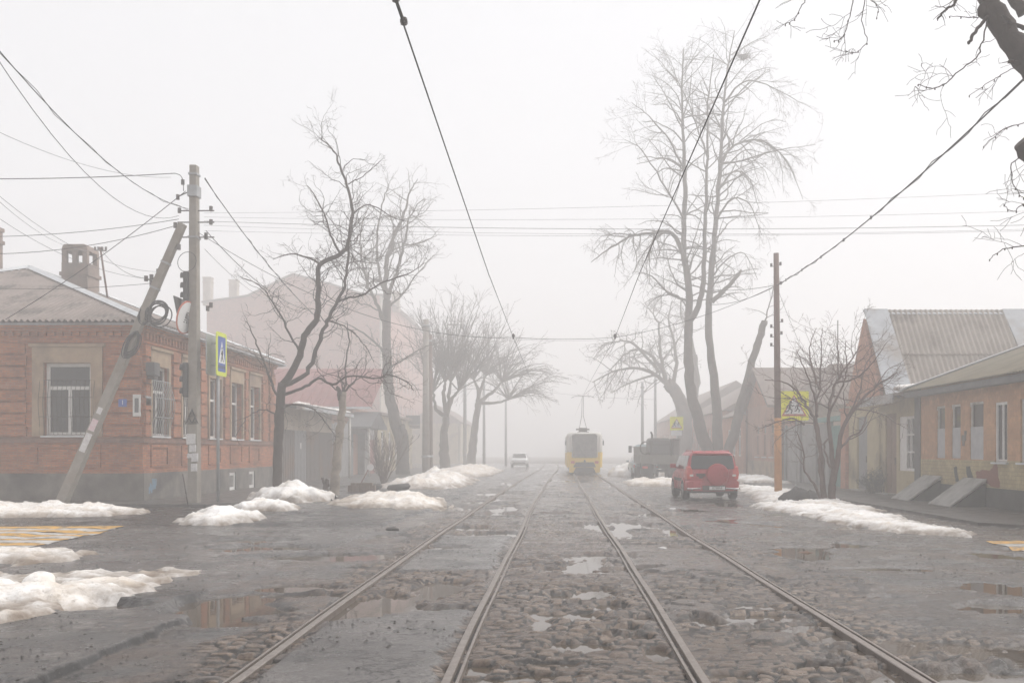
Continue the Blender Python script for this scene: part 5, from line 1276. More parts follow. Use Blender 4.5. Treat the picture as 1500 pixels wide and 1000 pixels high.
# round sign, tilted
c_ = P(272,465,29.75)
t = thing('round_sign', 'tilted round white sign with faded red rim on the concrete pole', 'sign', c_)
Mx = Matrix.Rotation(R(-10),3,'Y') @ Matrix.Rotation(R(24),3,'Z')
def dpts(r, n=28): return [Vector((0,r*math.cos(2*PI*k/n),r*math.sin(2*PI*k/n))) for k in range(n)]
Mx = Matrix.Rotation(R(13),3,'Y') @ Matrix.Rotation(R(-8),3,'Z')
mb = MB(); mb.loft([[c_+Mx@(p+Vector((dx,0,0))) for p in dpts(.50)] for dx in (-.015,.015)], smooth=False); mb.build('rim', M['sign_red'], t)
mb = MB(); mb.loft([[c_+Mx@(p+Vector((dx,0,0))) for p in dpts(.46)] for dx in (.015,.02)], smooth=False); mb.build('face', M['sign_white'], t)
mb = MB()
for (y,z,w_,h_) in ((0,.04,.12,.16),(.03,.15,.16,.03),(0,-.08,.16,.03),(.07,-.14,.06,.04),(-.07,-.14,.06,.04)): mb.obox(c_+Mx@Vector((.024,y,z)), .006, w_, h_, Mx)
mb.build('pictogram', M['metal_dark'], t)
mb = MB(); mb.box(c_.x-.02,PXX-.1,29.8,29.86,c_.z-.05,c_.z+.05); mb.build('bracket', M['post_grey'], t)
t = thing('sign_back', 'grey back of a triangular sign behind the round sign', 'sign', P(262,455,29.9)); p_ = P(263,455,29.95)
mb = MB(); mb.prism([(p_.y-.45,p_.z+.38),(p_.y+.45,p_.z+.38),(p_.y,p_.z-.42)],'x',p_.x-.02,p_.x+.02); mb.build('plate', M['metal_dark'], t)
mb = MB(); mb.box(p_.x+.021,p_.x+.05,p_.y-.03,p_.y+.03,p_.z-.4,p_.z+.36); mb.build('rib', M['iron'], t)
# crossing sign post with two back to back signs
bx_, by_ = PX_ = (G(322,739)[0], 30.3)
t = thing('crossing_sign', 'blue pedestrian crossing sign with yellow green border on a thin grey post', 'sign', (bx_, by_, 0))
mb = MB(); mb.tube([(bx_,by_,0),(bx_,by_,ZZ(488,by_))], .05, 8); mb.build('post', M['post_grey'], t)
zc = ZZ(519,by_); hh, hw = .66, .46; xs0 = bx_+.10
def rrect(cy, cz, w_, h_, r, n=4):
    out = []
    for (sy_, sz_, a0) in ((1,1,0),(-1,1,90),(-1,-1,180),(1,-1,270)):
        for k in range(n+1):
            a = R(a0+90*k/n); out.append((cy+sy_*(w_-r)+r*math.cos(a), cz+sz_*(h_-r)+r*math.sin(a)))
    return out
Ms = Matrix.Rotation(R(-3),3,'Z')
mb = MB(); mb.prism(rrect(by_,zc,hw,hh,.1),'x',xs0-.012,xs0+.012); mb.build('border_plate', M['lime_sign'], t)
mb = MB(); mb.prism(rrect(by_,zc,.34,.53,.05),'x',xs0+.0125,xs0+.016); mb.build('blue_field', M['sign_blue'], t)
mb = MB(); mb.prism([(by_-.29,zc-.27),(by_+.29,zc-.27),(by_,zc+.40)],'x',xs0+.0165,xs0+.019)
mb.build('white_triangle', M['sign_white'], t)
mb = MB()
def limb2(pts, w_):
    mb.tube([(xs0+.020,by_+a,zc+b) for a,b in pts], w_, 5)
mb.disc((xs0+.020,by_+.0,zc+.18),'x',0,.045,0,.004,10); limb2([(0,.12),(0,-.04)],.03); limb2([(0,-.04),(-.07,-.12),(-.1,-.23)],.018); limb2([(0,-.04),(.05,-.13),(.11,-.22)],.018); limb2([(0,.1),(-.08,.0)],.013); limb2([(0,.1),(.09,.03)],.013)
for k in range(4): mb.box(xs0+.0165,xs0+.019,by_-.3+k*.17,by_-.2+k*.17,zc-.44,zc-.34)
mb.build('pictogram', M['black'], t)
mb = MB(); mb.prism(rrect(by_,zc-.02,.44,.62,.08),'x',bx_-.22,bx_-.195); mb.box(bx_-.19,bx_+.07,by_-.04,by_+.04,zc+.3,zc+.36); mb.box(bx_-.19,bx_+.07,by_-.04,by_+.04,zc-.36,zc-.3); mb.build('rear_plate', M['metal'], t)
o = MB(); a_ = P(276,742,28.8); a_.z = 0; o.tube([a_, P(268,694,28.9)], .02, 5); tag(o.build('iron_rod', M['iron']), 'thin dark iron rod leaning beside the base of the concrete pole', 'rod')

# wooden pole, orange base (right)
b_ = G(1140,725); WPX, WPY = b_
t = thing('wooden_pole', 'dark wooden utility pole with a bright orange painted base at the right pavement', 'utility pole', (WPX, WPY, 0))
zs_ = ZZ(612, WPY); zt_ = ZZ(371, WPY)
mb = MB(); mb.tube([(WPX-.02,WPY,zs_),(WPX-.05,WPY,6),(WPX-.08,WPY,zt_)], [.125,.115,.10], 10); mb.build('shaft', M['pole_wood'], t)
mb = MB(); mb.tube([(WPX,WPY,-.05),(WPX-.02,WPY,zs_+.001)], [.15,.128], 10); mb.build('painted_base', M['pole_orange'], t)
mb = MB()
for (dx, z) in ((-.2,zt_-.45),(.14,zt_-.4),(-.2,ZZ(478,WPY)),(.2,ZZ(470,WPY)),(-.2,ZZ(492,WPY)),(.18,ZZ(488,WPY)),(-.2,ZZ(505,WPY)),(.15,ZZ(415,WPY))):
    mb = MB(); mb.tube([(WPX-.06,WPY,z-.05),(WPX-.06+dx,WPY,z-.03)], .015, 4); mb.disc((WPX-.06+dx,WPY,z),'z',0,.045,-.05,.07,8); mb.build('insulator', M['ceramic'], t)
# street tram poles further on
def pole(name, label, px, D_, ytop, r, mat='concrete', lamp=None):
    x = PX(px, D_); t = thing(name, label, 'pole', (x, D_, 0), 0, 'tram poles along the street')
    mb = MB(); mb.tube([(x,D_,0),(x,D_,ZZ(ytop,D_))], [r, r*.7], 10); mb.build('shaft', M[mat], t)
    for z_ in (ZZ(ytop,D_)-.5, 1.2): MB().tube([(x,D_,z_),(x,D_,z_+.15)], r*1.15, 10).build('clamp_band', M['post_grey'], t)
    if lamp:
        mb = MB(); z = ZZ(ytop,D_)-.1; mb.tube([(x,D_,z-.4),(x+lamp*.5,D_,z+.1),(x+lamp,D_,z+.15)], .05, 6); mb.build('lamp_arm', M['post_grey'], t)
        mb = MB(); mb.obox((x+lamp*1.25,D_,z+.14), .75, .3, .14); mb.build('lamp_head', M['metal'], t, bevel=.05)

pole('tram_pole', 'thick pale concrete tram pole left of the upright pruned tree', 624, 66, 468, .26)
pole('tram_pole', 'slim dark pole just right of the thick pale concrete one', 631, 67.5, 490, .15, 'pole_wood')
pole('tram_pole', 'foggy lamp pole with an arm between the pruned tree and round crowned tree', 681, 84, 476, .16, 'post_grey', -.9)
pole('tram_pole', 'faint thin pole right of the round crowned tree', 709, 98, 520, .15, 'post_grey')
pole('tram_pole', 'faintest lamp pole near the white car on the left', 741, 112, 560, .15, 'post_grey', 1.2)
pole('tram_pole', 'foggy pole just left of the loaded truck', 941, 86, 560, .15, 'post_grey')
pole('tram_pole', 'foggy pole standing behind the loaded truck', 960, 92, 550, .16, 'post_grey')

# children warning signs
def kids_sign(label, px, py, size, D_, post_px, sub=False):
    c = P(px, py, D_); s = size/2; pxw = PX(post_px, D_)
    t = thing('warning_sign', label, 'sign', (pxw, D_+.08, 0))
    mb = MB(); mb.tube([(pxw,D_+.08,0),(pxw,D_+.08,c.z+s*.9)], .035, 8); mb.build('post', M['post_grey'], t)
    mb = MB(); mb.prism(rrect(c.x,c.z,s,s,.06),'y',D_-.012,D_+.012); mb.build('yellow_plate', M['yellow_sign'], t)
    mb = MB(); h = s*.86
    tri = lambda k: [(c.x-h*k,c.z-h*.78*k-.02),(c.x+h*k,c.z-h*.78*k-.02),(c.x,c.z+h*.92*k-.02)]
    mb.prism(tri(1.0),'y',D_-.018,D_-.0125); mb.build('red_triangle', M['sign_red'], t)
    mb = MB(); mb.prism(tri(.80),'y',D_-.023,D_-.0185); mb.build('white_field', M['sign_white'], t)
    mb = MB()
    def fig(ox, k, dirn):
        yy = D_-.026; q = lambda a,b: (c.x+ox+a*k*dirn, yy, c.z-.12*s/.55+b*k)
        mb.disc(q(.02,.30),'y',0,.062*k,-.003,.003,9)
        for pts, w_ in (([(0,.23),(-.03,.02)],.05),([(-.03,.02),(.09,-.06),(.05,-.2)],.032),([(-.03,.02),(-.1,-.1),(-.2,-.12)],.032),([(0,.2),(.12,.12),(.17,.18)],.026),([(0,.2),(-.12,.14),(-.15,.04)],.026)):
            mb.tube([q(a,b) for a,b in pts], w_*k, 5)
    fig(-.15*s/.55, .85*s/.55, 1); fig(.14*s/.55, .66*s/.55, 1)
    mb.build('pictogram', M['black'], t)
    if sub:
        mb = MB(); mb.prism(rrect(c.x,c.z-s-.19,s*.8,.16,.03),'y',D_-.012,D_+.012); mb.build('sub_plate', M['sign_white'], t)
kids_sign('yellow square children crossing warning sign partly behind the shrub branches', 1163, 594, 1.12, 38, 1167)
kids_sign('smaller foggy yellow warning sign with white plate above the truck', 991, 620, .86, 64, 992, True)
# hanging shop board on the left, disc marker, planter, stones
o = thing('hanging_board', 'dark projecting board with a smaller panel beneath on the foggy left facade', 'sign', P(605,618,86))
mb = MB(); p_ = P(605,616,86); mb.box(p_.x-.62,p_.x+.62,85.95,86.05,p_.z-.32,p_.z+.40); mb.build('panel', M['metal_dark'], o); mb = MB(); mb.box(p_.x-.3,p_.x+.62,85.96,86.04,p_.z-.66,p_.z-.36); mb.build('lower_panel', M['gate_brown'], o); mb = MB(); mb.box(-12.85,p_.x-.6,85.97,86.03,p_.z+.41,p_.z+.47); mb.box(p_.x-.6,p_.x+.6,85.97,86.03,p_.z+.405,p_.z+.465); mb.build('bracket', M['iron'], o)
o = thing('disc_marker', 'white disc on a thin leaning red stick beside the fan shaped bush', 'marker', P(530,708,47))
a_ = P(527,712,47); a_.z = 0; b_ = P(543,684,47); mb = MB(); mb.tube([a_,b_+Vector((0,0,.1))], .03, 5); mb.build('stick', M['paint_rust'], o); mb = MB(); mb.disc(b_-Vector((0,.05,0)),'y',0,.16,-.02,.02,16); mb.build('disc', M['sign_white'], o)
o = MB(); p_ = G(500,722); 
for k in range(5): o.box(p_[0]+k*.22, p_[0]+k*.22+.205, 40, 40.3, 0, .26)
for k in range(4): o.box(p_[0]+.11+k*.22, p_[0]+.11+k*.22+.205, 40.01, 40.29, .262, .36)
tag(o.build('brick_edging', M['rubble']), 'low brown brick edging beside the pale topped trunk', 'edging')
for (px,py,r,lab) in ((545,719,.3,'half buried dark tyre beside the brick edging'),(584,719,.36,'half buried dark tyre below the fan shaped bush')):
    o = MB(); p_ = G(px,py); torus(o, Vector((p_[0],p_[1],.17)), Vector((1,0,.1)), Vector((0,1,0)), r, .13, 20); tag(o.build('planter_tyre', M['stone']), lab, 'tyre')
rk = MB(); p_ = G(1190,741); rk.blob((p_[0]-.1,31.2,.16), .52, .4, .3, 3, .22, 16, 10); rk.blob((p_[0]+.35,31.3,.12), .3, .3, .26, 9, .22, 12, 8); tag(rk.build('boulder', M['stone']), 'dark wet boulder at the foot of the spreading shrub', 'boulder')
stl = [(1178,893,.05,'small dark stone beside the outer right rail under the broken paving'),(1180,805,.10,'flat brown clod lying on the road right of the tracks near the red car'),(1060,761,.12,'dark clod in front of the red car rear wheel'),(970,803,.06,'light chip of ice between the right track rails'),(575,776,.11,'flat dark lump on the left carriageway'),(1165,742,.15,'dark lump poking from the snow strip beside the boulder'),(1158,742,.1,'small lump of debris left of the boulder'),(160,858,.06,'dark clod on the foreground snow bank crest'),(985,745,.09,'white scrap of paper near the outer right rail')]
for i, (px,py,r,lab) in enumerate(stl):
    p_ = G(px,py); z = ground_z(*p_); o = MB(); o.blob((p_[0],p_[1],z+r*.15), r*1.4, r, r*.38, 20+i, .2, 10, 7)
    tag(o.build('loose_stone', M['paper'] if 'white' in lab or 'ice' in lab else M['rubble'] if i in (1,2) else M['stone']), lab, 'stone')

# ------------------------------------------------------------------ vehicles
def wheel(root, x, y, r, w_, side, rimmat='rim'):
    t_ = MB(); n = 24
    prof_ = [(-w_/2,r*.62),(-w_/2,r*.93),(-w_/2+.03,r),(w_/2-.03,r),(w_/2,r*.93),(w_/2,r*.62)]
    t_.loft([[(x+a, y+q*math.cos(2*PI*k/n), r+q*math.sin(2*PI*k/n)) for a, q in prof_] for k in range(n+1)], caps=False, smooth=False)
    o = t_.build('wheel', M['tyre'], root, local=True, smooth_angle=40)
    m_ = MB(); m_.disc((x,y,r),'x',0,r*.62,-w_*.35,w_*.35,18)
    for k in range(5):
        a = 2*PI*k/5; m_.tube([(x+side*w_*.36,y,r),(x+side*w_*.36,y+r*.55*math.cos(a),r+r*.55*math.sin(a))], .04*r/.3, 4)
    m_.build('rim', M[rimmat], o, local=True)
def sect(y, w_, z0, z1, rb=.12, rt=.12, tuck=.04, n=4):
    """rounded body cross section at station y"""
    pts = []
    for (sx_, sz_, cx_, cz_, r_, a0) in ((1,1,w_-rt,z1-rt,rt,0),(-1,1,-(w_-rt),z1-rt,rt,90),(-1,-1,-(w_-tuck-rb),z0+rb,rb,180),(1,-1,w_-tuck-rb,z0+rb,rb,270)):
        for k in range(n+1):
            a = R(a0+90*k/n); pts.append((cx_+r_*math.cos(a), y, cz_+r_*math.sin(a)))
    return pts
def arch(mb, x, y, r, w_):
    mb.loft([[(x+dx, y+r*math.cos(a), max(.22, .34+r*math.sin(a))) for a in [PI*k/14 for k in range(15)]] for dx in (-w_/2, w_/2)], caps=True, smooth=False)
# --- red off-road car seen from behind: local origin under rear bumper, +y forward
cx_, cy_ = 5.17, 33.0
car = thing('red_car', 'red off-road car with a spare wheel cover on its tailgate parked at the right', 'car', (cx_, cy_, .0), R(1.2))
bd = MB()
bd.loft([sect(y,w_,z0,z1,.13,.16) for y,w_,z0,z1 in ((.03,.70,.46,.92),(.06,.80,.40,1.0),(.13,.86,.33,1.06),(.5,.88,.30,1.08),(1.6,.88,.28,1.05),(2.8,.88,.28,1.03),(3.1,.875,.30,.99),(3.7,.84,.34,.90),(3.98,.76,.40,.78))], smooth=True)
bd.loft([[(-w_+.0,y,z) for w_,y,z in ()] for _ in ()], caps=False) if False else None
# greenhouse
gh = [(1.0,.845,.10,3.05),(1.25,.80,.14,2.72),(1.46,.745,.21,2.38),(1.56,.70,.25,2.22),(1.62,.63,.33,2.1),(1.655,.5,.45,1.9)]
def ghr(z, w_, y0, y1, r=.16, n=4):
    pts = []
    for (sx_,sy_,a0) in ((1,1,0),(-1,1,90),(-1,-1,180),(1,-1,270)):
        for k in range(n+1):
            a = R(a0+90*k/n); pts.append((sx_*(w_-r)+r*math.cos(a), (y1-r if sy_ > 0 else y0+r)+r*math.sin(a), z))
    return pts
bd.loft([ghr(z,w_,y0,y1) for z,w_,y0,y1 in gh], smooth=True)
# flared arches, bumper, tailgate relief
for sx_ in (-1,1):
    for y in (.78, 3.12):
        bd.loft([[(sx_*(.86+dx), y+r_*math.cos(a), .33+r_*math.sin(a)) for a in [PI*k/12 for k in range(13)] for r_ in (.42,)]+[(sx_*(.86+dx), y+.34*math.cos(a), .33+.34*math.sin(a)) for a in [PI*(12-k)/12 for k in range(13)]] for dx in (-.06,.045)], caps=True, smooth=False)
body = bd.build('body', M['car_red'], car, local=True, smooth_angle=45)
mb = MB()
for sx_ in (-1,1):
    for y in (.78, 3.12): arch(mb, sx_*.80, y, .355, .19)
mb.box(-.80,.80,.3,3.7,.24,.40); mb.build('underbody', M['black'], car, local=True)
mb = MB(); mb.loft([sect(y,w_,.32,.66,.08,.08,.02) for y,w_ in ((-.07,.70),(-.04,.84),(.06,.885),(.35,.89))], smooth=True); bp = mb.build('bumper', M['car_red'], car, local=True, smooth_angle=45)
mb = MB(); mb.box(-.74,.74,-.062,-.02,.29,.36); mb.box(-.36,.40,-.085,-.05,.34,.50); mb.build('bumper_insert', M['plastic'], bp, local=True)
mb = MB(); mb.tube([(-.86,-.06,.40),(-.80,-.105,.395),(-.42,-.115,.415)], .026, 7); mb.tube([(.40,-.115,.415),(.80,-.105,.395),(.88,-.06,.40)], .026, 7); mb.build('guard_bar', M['chrome'], bp, local=True)
mb = MB(); mb.box(-.14,.38,-.108,-.098,.365,.475); pt_ = mb.build('licence_plate', M['sign_white'], car, local=True)
tm = text_mesh('X768AB', .10, .001); tm.materials.append(M['black']); ob = bpy.data.objects.new('plate_characters', tm); COL.objects.link(ob); ob.parent = pt_; ob.location = (.12,-.1105,.42); ob.rotation_euler = (R(90),0,0)
mb = MB(); mb.add([(-.735,.075,1.05),(.735,.075,1.05),(.67,.172,1.49),(-.67,.172,1.49),(-.735,.13,1.05),(.735,.13,1.05),(.67,.24,1.49),(-.67,.24,1.49)],[(0,1,2,3),(0,1,5,4),(1,2,6,5),(2,3,7,6),(3,0,4,7)]); rw = mb.build('rear_window', M['glass'], car, local=True)
mb = MB(); mb.tube([(.1,.085,1.07),(-.35,.12,1.16)], .012, 4); mb.build('wiper', M['black'], rw, local=True)
mb = MB(); mb.box(-.66,.66,.10,.25,1.535,1.57); mb.build('spoiler', M['car_red'], car, local=True, bevel=.015)
mb = MB(); mb.box(-.55,-.25,.03,.065,.80,.90); mb.box(-.47,-.33,.025,.065,.74,.795); mb.build('badge', M['plastic'], car, local=True)
mb = MB(); n = 28; cxs, czs = .13, .86
mb.loft([[(cxs+r_*math.cos(2*PI*k/n), y, czs+r_*math.sin(2*PI*k/n)) for k in range(n)] for y, r_ in ((.1,.35),(-.12,.375),(-.17,.36),(-.2,.29),(-.212,.1),(-.212,.01))], smooth=True); mb.build('spare_wheel_cover', M['car_red'], car, local=True, smooth_angle=50)
for sx_ in (-1,1):
    mb = MB(); mb.loft([[(sx_*a,y,z) for a,z in pl_] for y, pl_ in ((.035,((.64,.74),(.82,.72),(.845,.9),(.80,1.10),(.74,1.10),(.68,.96))),(.08,((.62,.72),(.855,.70),(.88,.9),(.84,1.14),(.73,1.14),(.66,.98))),(.34,((.62,.72),(.885,.70),(.898,.9),(.86,1.14),(.73,1.14),(.66,.98))))], smooth=False)
    tl = mb.build('tail_lamp', M['lamp_red'], car, local=True, bevel=.02)
    mb = MB(); mb.box(*sorted((sx_*.65,sx_*.77)),.022,.06,.80,.87); mb.build('lens', M['lamp_clear'], tl, local=True)
    mb = MB()
    for (y0,y1,u0,u1) in ((.42,1.02,.32,.98),(1.08,1.90,1.06,1.86),(1.97,2.95,1.93,2.44)):
        mb.add([(sx_*.850,y0-.12,1.05),(sx_*.850,y1,1.05),(sx_*.755,u1,1.49),(sx_*.755,u0,1.49),(sx_*.8,y0-.12,1.05),(sx_*.8,y1,1.05),(sx_*.7,u1,1.49),(sx_*.7,u0,1.49)],[(0,1,2,3),(0,1,5,4),(1,2,6,5),(2,3,7,6),(3,0,4,7)])
    mb.build('side_window', M['glass'], car, local=True)
    mb = MB(); mb.tube([(sx_*.60,.4,1.61),(sx_*.60,.5,1.655),(sx_*.60,1.9,1.665),(sx_*.58,2.05,1.62)], .02, 6); mb.build('roof_rail', M['car_red'], car, local=True)
    mb = MB(); mb.obox((sx_*.98,2.55,1.12), .2, .1, .15); mb.tube([(sx_*.84,2.6,1.06),(sx_*.95,2.57,1.1)], .03, 5); mb.build('mirror', M['car_red'], car, local=True, bevel=.03)
    mb = MB(); mb.box(*sorted((sx_*.885,sx_*.895)),.95,2.9,.62,.72); mb.build('door_strip', M['plastic'], car, local=True)
    for y in (.78, 3.12): wheel(car, sx_*.80, y, .345, .225, sx_)
mb = MB(); mb.tube([(-.45,-.02,.30),(-.45,.5,.30)], .035, 8); mb.build('exhaust', M['iron'], car, local=True)

# --- generic saloon for the foggy cars
def saloon(name, label, x, y, rz, paint, L_=4.3, front=True):
    c = thing(name, label, 'car', (x, y, 0), rz)
    mb = MB(); mb.loft([sect(yy,w_,z0,z1,.12,.14) for yy,w_,z0,z1 in ((0,.72,.38,.72),(.12,.82,.27,.82),(1.2,.86,.22,.92),(3.2,.86,.22,.95),(4.1,.82,.27,.92),(L_,.72,.40,.82))], smooth=True)
    mb.loft([ghr(z,w_,y0,y1,.18) for z,w_,y0,y1 in ((.90,.80,1.0,4.0),(1.2,.70,1.55,3.6),(1.40,.63,1.95,3.3),(1.45,.5,2.15,3.1))], smooth=True); mb.build('body', M[paint], c, local=True, smooth_angle=50)
    mb = MB(); mb.add([(-.70,1.06,.95),(.70,1.06,.95),(.58,1.76,1.36),(-.58,1.76,1.36),(-.70,1.3,.95),(.70,1.3,.95),(.58,1.9,1.36),(-.58,1.9,1.36)],[(0,1,2,3),(0,1,5,4),(1,2,6,5),(2,3,7,6),(3,0,4,7)]); mb.build('windscreen', M['glass'], c, local=True)
    mb = MB(); mb.add([(-.70,3.99,.95),(.70,3.99,.95),(.58,3.46,1.36),(-.58,3.46,1.36),(-.70,3.8,.95),(.70,3.8,.95),(.58,3.3,1.36),(-.58,3.3,1.36)],[(0,1,2,3),(0,1,5,4),(1,2,6,5),(2,3,7,6),(3,0,4,7)]); mb.build('rear_window', M['glass'], c, local=True)
    for sx_ in (-1,1):
        mb = MB(); mb.obox((sx_*.6,.06,.62), .3, .12, .14); mb.build('headlight', M['lamp_clear'], c, local=True, bevel=.03)
        mb = MB(); mb.obox((sx_*.64,L_-.03,.70), .26, .1, .2); mb.build('tail_lamp', M['lamp_red'], c, local=True, bevel=.03)
        mb = MB(); mb.add([(sx_*.79,1.35,.95),(sx_*.79,3.7,.95),(sx_*.665,3.2,1.34),(sx_*.665,1.9,1.34),(sx_*.7,1.35,.95),(sx_*.7,3.7,.95),(sx_*.6,3.2,1.34),(sx_*.6,1.9,1.34)],[(0,1,2,3),(0,1,5,4),(1,2,6,5),(2,3,7,6),(3,0,4,7)]); mb.build('side_window', M['glass'], c, local=True)
        mb = MB(); mb.obox((sx_*.95,1.6,.98), .18, .1, .13); mb.build('mirror', M[paint], c, local=True, bevel=.02)
        for yy in (.85, 3.45): wheel(c, sx_*.76, yy, .31, .19, sx_)
    mb = MB(); mb.box(-.6,.6,-.03,.02,.40,.52); mb.build('grille', M['plastic'], c, local=True)
    return c
saloon('white_car', 'white car far down the left lane fading into fog', -3.75, 98, 0, 'car_white')
saloon('pale_car', 'pale bluish car half hidden beyond the flatbed truck', 5.55, 66.5, PI, 'car_pale')

# --- flatbed truck
TX, TY = 5.95, 56.0
tk = thing('flatbed_truck', 'grey flatbed truck seen from behind with a high dropside tailgate', 'truck', (TX, TY, 0))
mb = MB(); mb.box(-1.25,1.25,.0,.06,.92,1.42)
for x in (-1.2,-.62,0,.62,1.2): mb.box(x-.045,x+.045,-.035,-.001,.92,1.42)
mb.box(-1.24,1.24,-.045,-.036,1.34,1.41); mb.box(-1.24,1.24,-.045,-.036,.93,.99); mb.build('tailgate', M['truck_grey'], tk, local=True)
mb = MB(); mb.box(-1.25,-1.19,.061,5.0,.92,1.42); mb.box(1.19,1.25,.061,5.0,.92,1.42); mb.box(-1.189,1.189,.061,5,.90,.96); mb.box(-1.25,1.25,5.0,5.06,.92,1.9); mb.build('load_bed', M['truck_grey'], tk, local=True)
mb = MB(); mb.box(-.5,-.38,.1,7.0,.55,.88); mb.box(.38,.5,.1,7.0,.55,.88); mb.box(-1.15,1.15,.05,.15,.45,.62); mb.box(-1.0,-.5,.3,.36,.15,.85); mb.box(.5,1.0,.3,.36,.15,.85); mb.build('chassis', M['black'], tk, local=True)
mb = MB(); mb.loft([sect(y,w_,.7,z1,.1,.18,.02) for y,w_,z1 in ((5.2,1.08,1.95),(5.3,1.12,2.05),(6.9,1.12,2.02),(7.25,1.08,1.5))], smooth=True); cb_ = mb.build('cab', M['car_pale'], tk, local=True, smooth_angle=45)
mb = MB(); mb.box(-.8,.8,5.17,5.2,1.45,1.85); mb.build('rear_window', M['glass'], cb_, local=True)
for sx_ in (-1,1):
    mb = MB(); mb.obox((sx_*1.38,6.3,1.75), .2, .08, .42); mb.tube([(sx_*1.1,6.5,1.9),(sx_*1.36,6.35,1.93)], .02, 4); mb.build('mirror', M['black'], tk, local=True)
    mb = MB(); mb.obox((sx_*1.0,.0,.72), .3, .06, .13); mb.build('tail_lamp', M['lamp_red'], tk, local=True)
    for y in (1.3, 6.2):
        wheel(tk, sx_*.95, y, .46, .30, sx_, 'machine')
        if y < 2: wheel(tk, sx_*.62, y, .46, .26, sx_, 'machine')
mc = thing('loaded_machine', 'dark oily machine with an upright exhaust carried on the flatbed truck', 'machine', (TX+.0, TY+1.3, .96))
mb = MB(); x0_ = PX(953,57.3)-TX; x1_ = PX(987,57.3)-TX
mb.loft([sect(y,w_,0,z1,.12,.22,.0) for y,w_,z1 in ((0,.56,1.28),(.15,.64,1.42),(1.8,.66,1.45),(2.2,.6,1.1))], smooth=True); mo = mb.build('hull', M['machine'], mc, local=True, smooth_angle=40)
mb = MB(); mb.box(-.48,.48,-.03,-.001,.55,1.0); mb.box(-.42,.42,-.04,-.031,1.08,1.26); mb.build('rear_panel', M['metal_dark'], mc, local=True)
mb = MB(); mb.tube([(-.42,.6,1.3),(-.42,.6,1.62)], .07, 8); mb.tube([(-.42,.6,1.62),(-.5,.5,1.78)], .055, 8); mb.build('exhaust', M['iron'], mc, local=True)
mb = MB(); torus(mb, Vector((-.85,.3,.85)), Vector((.3,.1,0)), Vector((0,.1,.36)), 1., .04, 16); mb.build('handle_loop', M['iron'], mc, local=True)
mb = MB(); mb.box(.75,1.12,.2,2.0,0,1.4); mb.box(.72,1.15,.15,.25,1.3,1.42); mb.build('side_tank', M['gate_brown'], mc, local=True, bevel=.05)

# --- tram
RXc = (RAILS[2]+RAILS[3])/2 + float(bend(np.array([69.]),2)); TRX, TRY = PX(856.5,69), 69.
tm_ = thing('tram', 'yellow and white tram seen end on in the fog on the right track', 'tram', (TRX, TRY, 0))
def tsec(y, w_, z0, z1, r): return sect(y, w_, z0, z1, .06, r, .0, 4)
mb = MB(); mb.loft([[(sx_*a, y, z) for sx_, a, z in ((1,w1,.5),(1,w2,1.56),(-1,w2,1.56),(-1,w1,.5))] for y, w1, w2 in ((.12,1.05,1.12),(.35,1.22,1.25),(15,1.25,1.25))], smooth=False); mb.build('lower_body', M['tram_yellow'], tm_, local=True, smooth_angle=30)
mb = MB(); mb.loft([tsec(y,w_,1.562,z1,.28) for y,w_,z1 in ((.16,1.10,2.72),(.3,1.2,2.88),(.7,1.245,2.95),(15,1.245,2.95))], smooth=True); mb.build('upper_body', M['tram_white'], tm_, local=True, smooth_angle=35)
mb = MB(); mb.prism([(-.82,.75+.42),(.82,1.17),(.84,1.3),(.88,2.72),(.7,2.80),(-.7,2.80),(-.88,2.72),(-.84,1.3)],'y',.08,.17); ws_ = mb.build('windscreen', M['curtain'], tm_, local=True, bevel=.02)
mb = MB(); mb.tube([(.1,.07,1.2),(-.3,.06,1.75)], .015, 4); mb.build('wiper', M['black'], ws_, local=True)
mb = MB()
for pts in ([(-.87,1.2),(-.92,2.72)],[(.87,1.2),(.92,2.72)]): mb.tube([(a,.075,b) for a,b in pts], .035, 5)
mb.tube([(-.92,.10,2.74),(-.7,.10,2.84),(.7,.10,2.84),(.92,.10,2.74)], .035, 5); mb.build('windscreen_frame', M['tram_white'], tm_, local=True)
for sx_ in (-1,1):
    mb = MB(); mb.add([(sx_*.97,.155,1.5),(sx_*1.14,.22,1.5),(sx_*1.17,.28,2.6),(sx_*.98,.19,2.6),(sx_*.97,.3,1.5),(sx_*1.14,.36,1.5),(sx_*1.17,.42,2.6),(sx_*.98,.35,2.6)],[(0,1,2,3),(0,1,5,4),(1,2,6,5),(2,3,7,6),(3,0,4,7)]); mb.build('corner_window', M['curtain'], tm_, local=True)
    for k in range(6):
        mb = MB(); mb.box(*sorted((sx_*1.20,sx_*1.252)),1.2+k*2.25,3.1+k*2.25,1.5,2.55); mb.build('side_window', M['glass'], tm_, local=True)
    mb = MB(); mb.obox((sx_*.83,.12,.86), .26, .08, .16); mb.build('tail_lamp', M['lamp_red'], tm_, local=True)
    mb = MB(); mb.obox((sx_*1.32,.7,2.2), .09, .1, .32); mb.tube([(sx_*1.2,.8,2.5),(sx_*1.35,.72,2.4)], .02, 4); mb.build('mirror', M['black'], tm_, local=True)
    mb = MB(); mb.add([(sx_*.78,.11,.14),(sx_*1.06,.13,.14),(sx_*1.08,.13,.55),(sx_*.60,.11,.55),(sx_*.78,.9,.14),(sx_*1.06,.9,.14),(sx_*1.08,.9,.55),(sx_*.6,.9,.55)],[(0,1,2,3),(4,5,6,7),(0,1,5,4),(1,2,6,5),(2,3,7,6),(3,0,4,7)]); mb.build('skirt_corner', M['tram_yellow'], tm_, local=True)
